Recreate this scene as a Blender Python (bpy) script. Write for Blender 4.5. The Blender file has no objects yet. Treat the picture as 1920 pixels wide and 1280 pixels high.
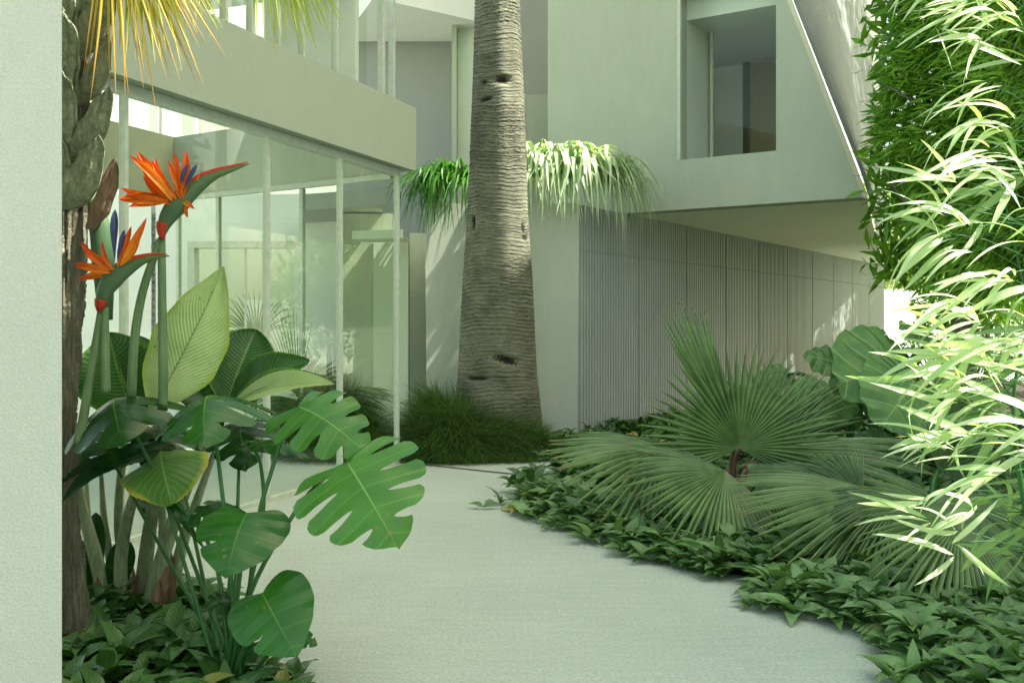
import bpy, math, random
import numpy as np
from mathutils import Vector, Matrix
random.seed(7); rng = np.random.default_rng(11)
sc = bpy.context.scene
C = sc.collection
R = math.radians
F, CH, HZ = 1860.0, 1.5, 601.0      # focal length in photo pixels, eye height, horizon row

# ------------------------------------------------------------------ camera
cam = bpy.data.cameras.new('camera'); co = bpy.data.objects.new('camera', cam); C.objects.link(co)
co.location = (0, 0, CH); co.rotation_euler = (R(90), 0, 0)
cam.sensor_width = 36; cam.lens = 36 * F / 1920; cam.shift_y = -39 / 1920
cam.clip_start = 0.05; cam.clip_end = 500
sc.camera = co

# ------------------------------------------------------------------ sky, sun, exposure
SUN = Vector((0.60, -0.10, 0.79)).normalized()      # direction towards the sun
elev = math.asin(SUN.z); azim = math.atan2(SUN.x, SUN.y)
w = bpy.data.worlds.new('World'); sc.world = w; w.use_nodes = True
nt = w.node_tree; nt.nodes.clear()
sky = nt.nodes.new('ShaderNodeTexSky'); sky.sky_type = 'NISHITA'; sky.sun_disc = False
sky.sun_elevation = elev; sky.sun_rotation = azim; sky.dust_density = 4.0; sky.ozone_density = 1.0; sky.air_density = 1.0
mul = nt.nodes.new('ShaderNodeMix'); mul.data_type = 'RGBA'; mul.blend_type = 'MULTIPLY'
mul.inputs[0].default_value = 1.0; mul.inputs[7].default_value = (1.0, 0.92, 0.67, 1)
bg = nt.nodes.new('ShaderNodeBackground'); bg.inputs[1].default_value = 0.15
wo = nt.nodes.new('ShaderNodeOutputWorld')
nt.links.new(sky.outputs[0], mul.inputs[6]); nt.links.new(mul.outputs[2], bg.inputs[0]); nt.links.new(bg.outputs[0], wo.inputs[0])
sl = bpy.data.lights.new('sun', 'SUN'); sl.energy = 3.8; sl.angle = R(0.6); sl.color = (1.0, 0.96, 0.88)
so = bpy.data.objects.new('sun', sl); C.objects.link(so); so.rotation_euler = SUN.to_track_quat('Z', 'Y').to_euler()
so.location = (8, -2, 20)
vs = sc.view_settings
vs.view_transform = 'Standard'; vs.look = 'None'; vs.gamma = 1; vs.use_curve_mapping = False; vs.exposure = 2.22
sc.render.engine = 'CYCLES'
sc.cycles.max_bounces = 8; sc.cycles.diffuse_bounces = 4; sc.cycles.transparent_max_bounces = 16
sc.cycles.use_denoising = True; sc.cycles.sample_clamp_indirect = 6.0

# ------------------------------------------------------------------ helpers
def W(px, py, D):      # a point at D metres in front of the eye
    return Vector(((px - 960) / F * D, D, CH + (HZ - py) / F * D))
def G(px, py):         # the point of the ground seen there
    return W(px, py, CH * F / (py - HZ))
def V(*a): return Vector(a)

def wloc(o):
    p = Vector(o.location)
    while o.parent is not None: o = o.parent; p += o.location
    return p
class Acc:
    """collects vertices, faces, uv and a per-leaf tint; builds ONE mesh object"""
    def __init__(s): s.v = []; s.f = []; s.uv = []; s.t = []; s.n = 0
    def add(s, v, f, uv=None, tint=0.5):
        v = np.asarray(v, float).reshape(-1, 3); k = len(v)
        s.v.append(v)
        for q in f: s.f.append(np.asarray(q).reshape(-1, np.asarray(q).shape[-1]) + s.n)
        s.uv.append(np.zeros((k, 2)) if uv is None else np.asarray(uv, float))
        s.t.append(np.broadcast_to(np.asarray(tint, float), (k,)).copy()); s.n += k
    def build(s, name, mat, parent=None, smooth=True, origin=None):
        v = np.concatenate(s.v); uv = np.concatenate(s.uv); t = np.concatenate(s.t)
        if origin is not None: v = v - np.array(origin)
        elif parent is not None: v = v - np.array(wloc(parent))
        me = bpy.data.meshes.new(name)
        loops = np.concatenate([q.ravel() for q in s.f]); tot = np.concatenate([np.full(len(q), q.shape[1]) for q in s.f])
        st = np.concatenate([[0], np.cumsum(tot)[:-1]])
        me.vertices.add(len(v)); me.vertices.foreach_set('co', v.ravel())
        me.loops.add(len(loops)); me.loops.foreach_set('vertex_index', loops.astype(np.int32))
        me.polygons.add(len(tot)); me.polygons.foreach_set('loop_start', st.astype(np.int32)); me.polygons.foreach_set('loop_total', tot.astype(np.int32))
        me.update(calc_edges=True)
        ul = me.uv_layers.new(name='UVMap'); ul.data.foreach_set('uv', uv[loops].ravel())
        at = me.attributes.new('tint', 'FLOAT', 'POINT'); at.data.foreach_set('value', t)
        me.polygons.foreach_set('use_smooth', np.full(len(tot), smooth))
        me.materials.append(mat); me.validate(); me.update()
        o = bpy.data.objects.new(name, me); C.objects.link(o)
        if origin is not None: o.location = origin
        if parent is not None:
            o.parent = parent
            if origin is not None: o.location = Vector(origin) - wloc(parent)
        return o

def thing(name, label, cat, loc, group=None):
    o = bpy.data.objects.new(name, None); C.objects.link(o); o.location = loc
    o.empty_display_size = .1
    o['label'] = label; o['category'] = cat
    if group: o['group'] = group
    return o
def tag(o, label, cat, group=None):
    o['label'] = label; o['category'] = cat
    if group: o['group'] = group
    return o

def add_prism(a, poly, z0, z1):          # plan polygon (x, y) extruded up
    n = len(poly)
    v = [(p[0], p[1], z0) for p in poly] + [(p[0], p[1], z1) for p in poly]
    a.add(v, [[list(range(n))[::-1]], [list(range(n, 2 * n))], [[i, (i + 1) % n, n + (i + 1) % n, n + i] for i in range(n)]])
def add_box(a, x0, x1, y0, y1, z0, z1): add_prism(a, [(x0, y0), (x1, y0), (x1, y1), (x0, y1)], z0, z1)
def add_wall(a, p, q, z0, z1, t):        # p -> q in plan, thickness t to the left of the direction
    d = (Vector(q) - Vector(p)).normalized(); n = Vector((-d.y, d.x)) * t
    p = Vector(p); q = Vector(q)
    add_prism(a, [p, q, q + n, p + n], z0, z1)
def add_vpoly(a, o, e, n, poly, t, w0=0):     # polygon (u, z) in the vertical plane o + u*e, extruded t along n
    k = len(poly); o = Vector(o); e = Vector(e); n = Vector(n)
    v = []
    for w_ in (w0, w0 + t):
        for u, z in poly:
            p = o + e * u + n * w_; v.append((p.x, p.y, z))
    a.add(v, [[list(range(k))], [list(range(k, 2 * k))[::-1]], [[i, k + i, k + (i + 1) % k, (i + 1) % k] for i in range(k)]])

def bez(pts, n):                          # Catmull-Rom through points
    P = [Vector(p) for p in pts]
    if len(P) == 2: return [P[0].lerp(P[1], i / (n - 1)) for i in range(n)]
    P = [P[0] * 2 - P[1]] + P + [P[-1] * 2 - P[-2]]; m = len(P) - 3; out = []
    for i in range(n):
        t = i / (n - 1) * m; k = min(int(t), m - 1); t -= k
        p0, p1, p2, p3 = P[k:k + 4]
        out.append(.5 * ((2 * p1) + (p2 - p0) * t + (2 * p0 - 5 * p1 + 4 * p2 - p3) * t * t + (3 * p1 - p0 - 3 * p2 + p3) * t ** 3))
    return out
def add_tube(a, pts, r, n=14, sides=8, tint=.5, flat=1.0, groove=0.0):
    ps = bez(pts, n) if len(pts) < n else [Vector(p) for p in pts]
    n = len(ps); rs = r if hasattr(r, '__len__') else [r, r]
    rs = np.interp(np.linspace(0, 1, n), np.linspace(0, 1, len(rs)), rs)
    v = []; uv = []; up = Vector((0.13, -1, 0.07)).normalized()
    for i, p in enumerate(ps):
        t = (ps[min(i + 1, n - 1)] - ps[max(i - 1, 0)]).normalized()
        x = t.cross(up)
        if x.length < 1e-3: x = t.cross(Vector((1, 0, 0)))
        x.normalize(); y = x.cross(t)
        for k in range(sides):
            an = 2 * math.pi * k / sides; rr = rs[i] * (1 - groove * (k % 2))
            v.append(p + x * math.cos(an) * rr + y * math.sin(an) * rr * flat); uv.append((k / sides, i / (n - 1)))
    q = [[i * sides + k, i * sides + (k + 1) % sides, (i + 1) * sides + (k + 1) % sides, (i + 1) * sides + k] for i in range(n - 1) for k in range(sides)]
    a.add([tuple(p) for p in v], [q, [list(range(sides))[::-1]], [list(range((n - 1) * sides, n * sides))]], uv, tint)

# -------------------- leaves
def frame(base, tip, N):
    Y = (Vector(tip) - Vector(base)); L = Y.length; Y.normalize(); N = Vector(N).normalized()
    Z = (N - Y * N.dot(Y)); Z = Z.normalized() if Z.length > 1e-3 else Y.orthogonal().normalized()
    return Y.cross(Z), Y, Z, L
HEART = [(0, 0, 0), (.10, .20, -.14), (.2, .40, -.15), (.33, .53, .02), (.47, .55, .25), (.62, .49, .48), (.77, .36, .70), (.9, .17, .88), (1, 0, 1)]
ROUND = [(0, 0, 0), (.10, .26, -.24), (.2, .50, -.24), (.33, .66, -.02), (.47, .68, .25), (.62, .62, .52), (.77, .46, .76), (.9, .22, .93), (1, 0, 1)]
def add_heart(a, base, tip, N, width=1.0, slits=0, depth=.45, bow=.12, fold=.18, ripple=.015, tint=.5, shape=HEART, sag=0.0, side_slits=None, lobes=None):
    """heart-shaped blade: lobes hang off the midrib, slits open between them"""
    X, Y, Z, L = frame(base, tip, N); B = Vector(base)
    S = np.array([tuple(p_) for p_ in bez([tuple(q_) for q_ in shape], 90)]); S[:, 0] = np.maximum.accumulate(S[:, 0]); nl = lobes or max(slits, 5); sub = 6; nt_ = 12
    for sd in (-1, 1):
        ns = nl * sub
        for li in range(nl):
            s = np.linspace(li / nl, (li + 1) / nl, sub + 1)[:, None] * np.ones((1, nt_ + 1))
            t = np.linspace(0, 1, nt_ + 1)[None, :] * np.ones((sub + 1, 1))
            open_ = slits > 0 and (side_slits is None or (sd, li) in side_slits or (sd, li - 1) in side_slits)
            if open_:
                c = (li + .5) / nl; half = .5 / nl
                gl = 1 if (li > (1 if side_slits is None else 0) and (side_slits is None or (sd, li - 1) in side_slits)) else 0
                gr = 1 if (li < nl - 1 and (li > 0 or side_slits is not None) and (side_slits is None or (sd, li) in side_slits)) else 0
                k = np.clip((t - depth) / (1 - depth), 0, 1)
                shr = .25 * np.sqrt(np.clip(k * 1.8, 0, 1)) 
                rel = (s - c) / half
                s = np.where(rel < 0, c + (s - c) * (1 - shr * gl), c + (s - c) * (1 - shr * gr))
                t = t * (1 - (.02 + .10 * np.abs(rel) ** 4) * (t > .5) * np.clip((t - .5) * 2, 0, 1) * (np.where(rel < 0, gl, gr)))
            ox = np.interp(s, S[:, 0], S[:, 1]); oy = np.interp(s, S[:, 0], S[:, 2])
            mx = 0 * s; my = np.where(s < .26, 0, np.clip((s - .26) / .74, 0, 1)) ** 1.22 * .985
            # veins sweep forward
            x = mx + (ox - mx) * t; y = my + (oy - my) * t - .06 * np.sin(np.pi * t) * 0
            x = x * sd * width
            z = bow * 4 * np.clip(y, -.3, 1.2) * (1 - y) - fold * np.abs(x) ** 1.5 * 2 + ripple * np.cos(2 * np.pi * (s * nl)) * t - sag * np.clip(y, 0, 2) ** 2
            z = z + ripple * 1.2 * np.sin(9 * y + 5 * x + sd + tint * 20) * t
            P = np.array(B)[None, None] + L * (x[..., None] * np.array(X) + y[..., None] * np.array(Y) + z[..., None] * np.array(Z))
            m = nt_ + 1
            q = [[i * m + j, i * m + j + 1, (i + 1) * m + j + 1, (i + 1) * m + j] for i in range(sub) for j in range(nt_)]
            uv = np.stack([.5 + .5 * sd * t, s * nl], -1).reshape(-1, 2)
            a.add(P.reshape(-1, 3), [q], uv, tint)
def add_paddle(a, base, tip, N, width, bow=.1, fold=.25, ripple=.01, tint=.5, n=40, m=8, twist=0., sag=0, freq=24, waist=.42, notch=0., bend=0., point=0.):
    """paddle or lance blade with a real fold along the midrib"""
    X, Y, Z, L = frame(base, tip, N); B = np.array(base)
    v = np.linspace(0, 1, n + 1)[:, None]; u = np.linspace(-1, 1, 2 * m + 1)[None, :]
    pw = math.log(.5) / math.log(waist)
    pr = np.sin(np.pi * v ** pw) ** .72 * (1 - .15 * v)
    pr = np.maximum(pr * (1 - point * v ** 1.6), .012)
    wob = 1 + notch * np.sin(v * 23 + tint * 40 + np.sign(u) * 2) * (np.abs(u) > .8)
    x = u * pr * width * .5 * wob; y = v + 0 * u - .0 * u
    th = twist * v
    z = fold * np.abs(x) + bow * 4 * v * (1 - v) + ripple * np.sin(2 * np.pi * freq * (v - .16 * np.abs(u))) * np.abs(u) * .5 + ripple * 2 * np.sin(7 * v + 3 * u + tint * 30) * np.abs(u) - sag * v ** 2
    xr = x * np.cos(th) - z * np.sin(th) * (np.abs(twist) > 0); zr = z * np.cos(th) + x * np.sin(th)
    xr = xr + bend * 4 * v * (1 - v)
    P = B[None, None] + L * (xr[..., None] * np.array(X) + y[..., None] * np.array(Y) + zr[..., None] * np.array(Z))
    k = 2 * m + 1
    q = [[i * k + j, i * k + j + 1, (i + 1) * k + j + 1, (i + 1) * k + j] for i in range(n) for j in range(2 * m)]
    uv = np.stack([.5 + .5 * u + 0 * v, v + 0 * u], -1).reshape(-1, 2)
    a.add(P.reshape(-1, 3), [q], uv, tint)
def add_fan(a, hub, tip, N, span, nseg, split=.60, droop=.1, cup=0., fold=0., tint=.5, wfac=1., jitter=.06, minr=.72, tipdroop=.0, rs=None):
    X, Y, Z, Rr = frame(hub, tip, N); H = np.array(hub); X, Y, Z = map(np.array, (X, Y, Z)); g = np.array((0, 0, -1.))
    rr = np.array([.015, .12, .25, .38, .5, .62, .74, .85, .94, 1.0]); rnd = random.Random(int(abs(hub[0] * 1000 + tip[2] * 777)))
    sp = R(span); V_ = []; Fq = []; UV = []; T = []; off = 0
    for i in range(nseg):
        a0 = -sp / 2 + sp * (i + .5) / nseg; da = sp / nseg / 2
        ri = Rr * (minr + (1 - minr) * math.cos(a0 / max(sp, .1) * math.pi * .9) ** 1) * (1 + rnd.uniform(-jitter, jitter))
        dr = droop * rnd.uniform(.6, 1.5); sw = rnd.uniform(-.6, .6) * jitter * .6; tt = tint + rnd.uniform(-.28, .28)
        lift = rnd.uniform(-.03, .03) * Rr
        for k, q in enumerate(rr):
            sp_i = split * rnd.uniform(.98, 1.02)
            base_w = min(q, sp_i) * ri * math.tan(da)
            hw = base_w * (1 if q <= sp_i else max(.0, (1 - ((q - sp_i) / (1 - sp_i)) ** 1.25)) * .92) * wfac + .0006
            aa = a0 + sw * max(0, q - .4)
            d = X * math.sin(aa) + Y * math.cos(aa); s_ = X * math.cos(aa) - Y * math.sin(aa)
            c = H + d * q * ri + Z * (cup * q * ri * (1 - .35 * q) - fold * abs(math.sin(a0)) * q * ri + lift * max(0, q - .45)) + g * Rr * dr * max(0, q - .35) ** 2 * 2.4 + g * Rr * tipdroop * max(0, q - .7) ** 2 * 9
            V_ += [c - s_ * hw - Z * hw * 1.1, c + Z * hw * 1.1, c + s_ * hw - Z * hw * 1.1]
            UV += [(0, q), (.5, q), (1, q)]; T += [tt] * 3
        for k in range(len(rr) - 1):
            b = off + k * 3
            Fq += [[b, b + 1, b + 4, b + 3], [b + 1, b + 2, b + 5, b + 4]]
        off += len(rr) * 3
    a.add(np.array(V_), [Fq], UV, np.array(T))
def template(n=5, curve=.15, fold=.25, shape='lance'):
    v = np.linspace(0, 1, n + 1); 
    pr = {'lance': np.sin(np.pi * v ** .75) ** .8, 'ovate': np.sin(np.pi * v ** .62) ** .85, 'blade': (1 - v) ** .6 * np.minimum(1, .4 + v * 4)}[shape]
    vv = []; uv = []
    for i in range(n + 1):
        for u in (-1, 0, 1):
            vv.append((u * .5 * pr[i], v[i], curve * 4 * v[i] * (1 - v[i]) * .5 - curve * v[i] ** 2 * .6)); uv.append((.5 + .5 * u, v[i]))
    vv = np.array(vv); uv = np.array(uv); foldv = np.abs(vv[:, 0]) * fold
    q = [[i * 3 + j, i * 3 + j + 1, (i + 1) * 3 + j + 1, (i + 1) * 3 + j] for i in range(n) for j in range(2)]
    return vv, np.array(q), uv, foldv
def scatter(a, T, P, Yd, Nd, L, Wd, tint):
    vv, q, uv, fv = T; N = len(P)
    Y = Yd / np.linalg.norm(Yd, axis=1, keepdims=True)
    Z = Nd - Y * np.sum(Nd * Y, 1, keepdims=True); Z /= np.linalg.norm(Z, axis=1, keepdims=True) + 1e-9
    X = np.cross(Y, Z)
    pts = P[:, None] + X[:, None] * (vv[None, :, 0:1] * Wd[:, None, None]) + Y[:, None] * (vv[None, :, 1:2] * L[:, None, None]) + Z[:, None] * (vv[None, :, 2:3] * L[:, None, None] + fv[None, :, None] * Wd[:, None, None])
    k = len(vv); qq = (q[None] + (np.arange(N) * k)[:, None, None]).reshape(-1, 4)
    a.add(pts.reshape(-1, 3), [qq], np.tile(uv, (N, 1)), np.repeat(tint, k))

# -------------------- materials
def nodes(name):
    m = bpy.data.materials.new(name); m.use_nodes = True; nt = m.node_tree; nt.nodes.clear()
    out = nt.nodes.new('ShaderNodeOutputMaterial')
    def N(t, ins=None, **kw):
        n = nt.nodes.new('ShaderNode' + t)
        for k, v in kw.items(): setattr(n, k, v)
        for k, v in (ins or {}).items():
            if isinstance(v, bpy.types.NodeSocket): nt.links.new(v, n.inputs[k])
            else: n.inputs[k].default_value = v
        return n
    return m, nt, out, N
def c4(c): return (*c, 1) if len(c) == 3 else c
def mixc(N, f, a, b, mode='MIX'):
    return N('Mix', {0: f, 6: a if isinstance(a, bpy.types.NodeSocket) else c4(a), 7: b if isinstance(b, bpy.types.NodeSocket) else c4(b)}, data_type='RGBA', blend_type=mode).outputs[2]
def math_(N, op, a, b=0., c=0.): return N('Math', {0: a, 1: b, 2: c}, operation=op).outputs[0]
def ramp(N, f, lo, hi, a=0., b=1.): return N('MapRange', {0: f, 1: lo, 2: hi, 3: a, 4: b}).outputs[0]

def plaster(name, col, rough=.8, bump=.25, scale=60., var=.10, streak=False, spec=.3, big=1.2, grain=(.94, 1.05), flow=None):
    m, nt, out, N = nodes(name)
    tc = N('TexCoord').outputs['Object']
    n1 = N('TexNoise', {'Vector': tc, 'Scale': big, 'Detail': 6., 'Roughness': .6}).outputs[0]
    mp = N('Mapping', {0: tc, 3: (1, 1, .22) if streak else (flow or (1, 1, 1))}).outputs[0]
    n2 = N('TexNoise', {'Vector': mp, 'Scale': 9., 'Detail': 8., 'Roughness': .65}).outputs[0]
    n3 = N('TexNoise', {'Vector': tc, 'Scale': scale, 'Detail': 5., 'Roughness': .7}).outputs[0]
    v = math_(N, 'ADD', math_(N, 'MULTIPLY', n1, .5), math_(N, 'MULTIPLY', n2, .5))
    f = ramp(N, v, .3, .7, 1 - var, 1 + var * .6)
    col_ = N('Mix', {0: 1., 6: c4(col), 7: (1, 1, 1, 1)}, data_type='RGBA', blend_type='MULTIPLY')
    g = N('CombineColor', {0: f, 1: f, 2: f}).outputs[0]; nt.links.new(g, col_.inputs[7])
    fine = ramp(N, n3, .35, .65, *grain); gf = N('CombineColor', {0: fine, 1: fine, 2: fine}).outputs[0]
    cc = mixc(N, 1., col_.outputs[2], gf, 'MULTIPLY')
    bp = N('Bump', {'Strength': bump, 'Distance': .01, 'Height': n3})
    b = N('BsdfPrincipled', {'Base Color': cc, 'Roughness': rough, 'Normal': bp.outputs[0]}); b.inputs['Specular IOR Level'].default_value = spec
    nt.links.new(b.outputs[0], out.inputs[0]); return m
def leaf(name, dark, light, vein=(.25, .35, .12), freq=1., slant=0., vw=.08, vs=.5, mid=.03, edge=None, rough=.36, trans=.22, spec=.28, nscale=7., tipc=None, tip0=.45, dead=False, bump=.15, wave=True, blotch=0., spots=0.):
    m, nt, out, N = nodes(name)
    uv = N('UVMap', uv_map='UVMap').outputs[0]; s = N('SeparateXYZ', {0: uv})
    au = math_(N, 'ABSOLUTE', math_(N, 'MULTIPLY_ADD', s.outputs[0], 2., -1.))
    geo = N('TexCoord').outputs['Object']
    n = N('TexNoise', {'Vector': geo, 'Scale': nscale, 'Detail': 4.}).outputs[0]
    tint = N('Attribute', attribute_name='tint').outputs['Fac']
    k = math_(N, 'ADD', math_(N, 'MULTIPLY', ramp(N, n, .3, .7), .5), math_(N, 'MULTIPLY', tint, .6))
    base = mixc(N, math_(N, 'MINIMUM', k, 1.), dark, light)
    if blotch:
        nb = N('TexNoise', {'Vector': geo, 'Scale': 14., 'Detail': 3., 'Distortion': 1.5}).outputs[0]
        base = mixc(N, ramp(N, nb, .48, .6, 0, blotch), base, (.20, .27, .06))
    ph = math_(N, 'FRACT', math_(N, 'ADD', math_(N, 'MULTIPLY', s.outputs[1], freq), math_(N, 'MULTIPLY', au, slant)))
    tri = math_(N, 'ABSOLUTE', math_(N, 'SUBTRACT', ph, .5))
    line = ramp(N, tri, 0, vw, 1, 0)
    vcol = mixc(N, math_(N, 'MULTIPLY', line, vs), base, vein)
    midf = ramp(N, au, mid * .5, mid, .9, 0)
    vcol = mixc(N, midf, vcol, vein)
    if edge is not None:
        ne = N('TexNoise', {'Vector': geo, 'Scale': 9.}).outputs[0]
        e = ramp(N, math_(N, 'ADD', au, math_(N, 'MULTIPLY', ne, .35)), 1.02, 1.2, 0, .95)
        vcol = mixc(N, e, vcol, edge)
    if tipc is not None:
        e = ramp(N, s.outputs[1], tip0, 1.0, 0, .95)
        vcol = mixc(N, e, vcol, tipc)
    if dead: vcol = mixc(N, ramp(N, tint, .93, .95), vcol, (.34, .28, .06))
    if spots:
        ns = N('TexNoise', {'Vector': geo, 'Scale': 38., 'Detail': 2.}).outputs[0]
        nl_ = N('TexNoise', {'Vector': geo, 'Scale': 5., 'Detail': 2.}).outputs[0]
        vcol = mixc(N, math_(N, 'MULTIPLY', ramp(N, ns, .66, .72, 0, spots), ramp(N, nl_, .5, .6)), vcol, (.20, .14, .05))
    h = math_(N, 'ADD', math_(N, 'MULTIPLY', tri, 1.), math_(N, 'MULTIPLY', n, .3))
    bp = N('Bump', {'Strength': bump, 'Distance': .01, 'Height': h})
    b = N('BsdfPrincipled', {'Base Color': vcol, 'Roughness': rough, 'Normal': bp.outputs[0]}); b.inputs['Specular IOR Level'].default_value = spec
    tr = N('BsdfTranslucent', {'Color': mixc(N, 1., vcol, (1.5, 1.7, .6), 'MULTIPLY')})
    mx = N('MixShader', {0: trans, 1: b.outputs[0], 2: tr.outputs[0]})
    nt.links.new(mx.outputs[0], out.inputs[0]); return m
def bark(name, dark, light, sx=(1, 1, 1), scale=30., bump=.8, rings=0., dist=.02):
    m, nt, out, N = nodes(name)
    tc = N('TexCoord').outputs['Object']; mp = N('Mapping', {0: tc, 3: sx}).outputs[0]
    n = N('TexNoise', {'Vector': mp, 'Scale': scale, 'Detail': 8., 'Roughness': .7, 'Distortion': .6}).outputs[0]
    n2 = N('TexNoise', {'Vector': tc, 'Scale': 3., 'Detail': 4.}).outputs[0]
    n3 = N('TexNoise', {'Vector': tc, 'Scale': 120., 'Detail': 4.}).outputs[0]
    tint = N('Attribute', attribute_name='tint').outputs['Fac']
    k = math_(N, 'ADD', math_(N, 'MULTIPLY', ramp(N, n, .35, .65), .6), math_(N, 'MULTIPLY', ramp(N, n2, .35, .65), .4))
    c = mixc(N, k, dark, light)
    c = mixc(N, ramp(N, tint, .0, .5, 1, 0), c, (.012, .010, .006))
    h = math_(N, 'ADD', n, math_(N, 'MULTIPLY', n3, .35))
    bp = N('Bump', {'Strength': bump, 'Distance': dist, 'Height': h})
    b = N('BsdfPrincipled', {'Base Color': c, 'Roughness': .85, 'Normal': bp.outputs[0]}); b.inputs['Specular IOR Level'].default_value = .25
    nt.links.new(b.outputs[0], out.inputs[0]); return m
def glass(name, tint=(.90, .95, .90), refl=1.0, rough=0.0, minr=.01, maxr=.08):
    m, nt, out, N = nodes(name)
    fr = N('LayerWeight', {'Blend': .18}).outputs['Fresnel']
    f = ramp(N, fr, 0, 1, minr, maxr)
    t = N('BsdfTransparent', {'Color': c4(tint)}); g = N('BsdfGlossy', {'Color': (1, 1, 1, 1), 'Roughness': rough})
    mx = N('MixShader', {0: f, 1: t.outputs[0], 2: g.outputs[0]}); nt.links.new(mx.outputs[0], out.inputs[0]); return m
def simple(name, col, rough=.5, metal=0.):
    m, nt, out, N = nodes(name)
    tc = N('TexCoord').outputs['Object']; n = N('TexNoise', {'Vector': tc, 'Scale': 20., 'Detail': 5.}).outputs[0]
    f = ramp(N, n, .3, .7, .9, 1.08); g = N('CombineColor', {0: f, 1: f, 2: f}).outputs[0]
    b = N('BsdfPrincipled', {'Base Color': mixc(N, 1., col, g, 'MULTIPLY'), 'Roughness': rough, 'Metallic': metal})
    nt.links.new(b.outputs[0], out.inputs[0]); return m

M = {}
M['stucco'] = plaster('coarse_stucco', (.60, .63, .545), .9, 1.0, 95., .05, grain=(.90, 1.04))
M['plaster'] = plaster('pale_plaster', (.41, .445, .335), .75, .14, 70., .09, streak=True)
M['plaster_warm'] = plaster('warm_plaster', (.40, .45, .35), .75, .12, 70., .05)
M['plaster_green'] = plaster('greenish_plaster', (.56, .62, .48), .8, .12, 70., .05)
M['plaster_grey'] = plaster('grey_plaster', (.34, .36, .33), .8, .15, 70., .06)
M['soffit'] = plaster('pale_green_soffit', (.84, .88, .70), .8, .06, 70., .04)
M['white'] = plaster('white_wall_paint', (.74, .76, .72), .8, .2, 60., .05)
M['concrete'] = plaster('path_concrete', (.43, .485, .405), .88, .6, 55., .15, big=.8, grain=(.80, 1.12), flow=(.35, 2.2, 1))
M['planter'] = plaster('planter_concrete', (.48, .52, .42), .8, .2, 50., .08, streak=True)
M['corr'] = plaster('ribbed_concrete', (.35, .39, .35), .85, .5, 50., .12, streak=True)
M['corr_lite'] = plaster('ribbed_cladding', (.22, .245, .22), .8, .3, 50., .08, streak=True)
M['groove'] = simple('joint_dark', (.08, .09, .08), .9)
M['metal'] = simple('painted_frame', (.50, .55, .45), .45)
M['metal_dark'] = simple('dark_green_frame', (.06, .09, .04), .4)
M['brown'] = simple('bronze_panel', (.36, .30, .17), .35)
M['slat'] = simple('grey_slat', (.20, .21, .23), .6)
M['glass'] = glass('clear_glass', (.94, .965, .93))
M['soil'] = plaster('soil', (.035, .03, .02), .95, .8, 40., .3)
M['royal'] = bark('ringed_palm_bark', (.055, .056, .036), (.26, .265, .18), (1, 1, 6), 10., .9)
M['fibre'] = bark('fibrous_bark', (.14, .13, .085), (.48, .45, .32), (3, 3, .4), 22., 1., dist=.035)
M['boot'] = bark('frond_base_bark', (.13, .15, .08), (.46, .50, .32), (1.6, 1.6, .9), 26., .9)
M['stem_brown'] = bark('brown_stalk', (.11, .07, .045), (.32, .21, .13), (2, 2, .4), 20., .5)
M['strel_pale'] = leaf('pale_leaf_underside', (.22, .33, .11), (.50, .60, .34), (.16, .25, .09), 30., -9., .22, .5, .035, rough=.5, spots=.7, trans=.3, bump=.5, edge=(.30, .42, .05))
M['strel_dark'] = leaf('dark_paddle_leaf', (.012, .05, .012), (.038, .12, .025), (.10, .20, .06), 26., -4., .22, .45, .04, rough=.32, spots=.7, edge=(.12, .26, .02), bump=.5)
M['strel_yellow'] = leaf('yellow_edged_leaf', (.045, .14, .025), (.11, .25, .04), (.22, .34, .12), 14., -2., .2, .45, .04, rough=.35, spots=.7, edge=(.48, .45, .05), bump=.4)
M['monstera'] = leaf('monstera_leaf', (.010, .062, .008), (.030, .135, .014), (.09, .20, .03), 1., 0., .05, .35, .02, rough=.27, spec=.34, trans=.2, bump=.35, spots=.7)
M['monstera_dark'] = leaf('deep_green_leaf', (.005, .030, .005), (.020, .085, .012), (.05, .13, .02), 1., 0., .05, .4, .02, rough=.25, spec=.28, trans=.15, bump=.3, spots=.4)
M['monstera_mid'] = leaf('fresh_monstera_leaf', (.026, .115, .014), (.080, .225, .035), (.17, .31, .06), 1., 0., .05, .35, .018, rough=.30, spec=.34, trans=.22, bump=.35, spots=.7)
M['petiole'] = leaf('leaf_stalk', (.018, .085, .02), (.04, .14, .03), (.05, .15, .04), 3., 0., .1, .1, .01, rough=.35, trans=.03)
M['strel_stem'] = bark('banana_like_stalk', (.10, .15, .07), (.42, .48, .30), (5, 5, .35), 16., .6, dist=.01)
M['flower_stem'] = bark('flower_stalk', (.07, .13, .055), (.18, .27, .13), (5, 5, .3), 16., .3, dist=.006)
M['fan'] = leaf('fan_palm_leaf', (.010, .046, .009), (.17, .29, .095), (.32, .44, .24), 1., 0., .01, .0, .12, tipc=(.28, .24, .10), tip0=.88, spec=.35, rough=.36, trans=.25, bump=.05)  # pale ridge ribs, contrast pushed to stand in for pleat shading
M['fan_yellow'] = leaf('yellowing_palm_leaf', (.42, .40, .04), (.80, .62, .08), (.8, .7, .3), 1., 0., .01, 0, .1, rough=.45, trans=.4, tipc=(.48, .22, .05), bump=.05)
M['fan_lime'] = leaf('lime_palm_leaf', (.12, .26, .02), (.30, .42, .05), (.5, .55, .2), 1., 0., .01, 0, .1, rough=.45, trans=.4, bump=.05, tipc=(.5, .5, .12))
M['ear'] = leaf('elephant_ear_leaf', (.035, .12, .035), (.15, .31, .09), (.30, .42, .18), 1., 0., .06, .75, .03, rough=.36, trans=.22, bump=.35, blotch=.35)
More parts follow.
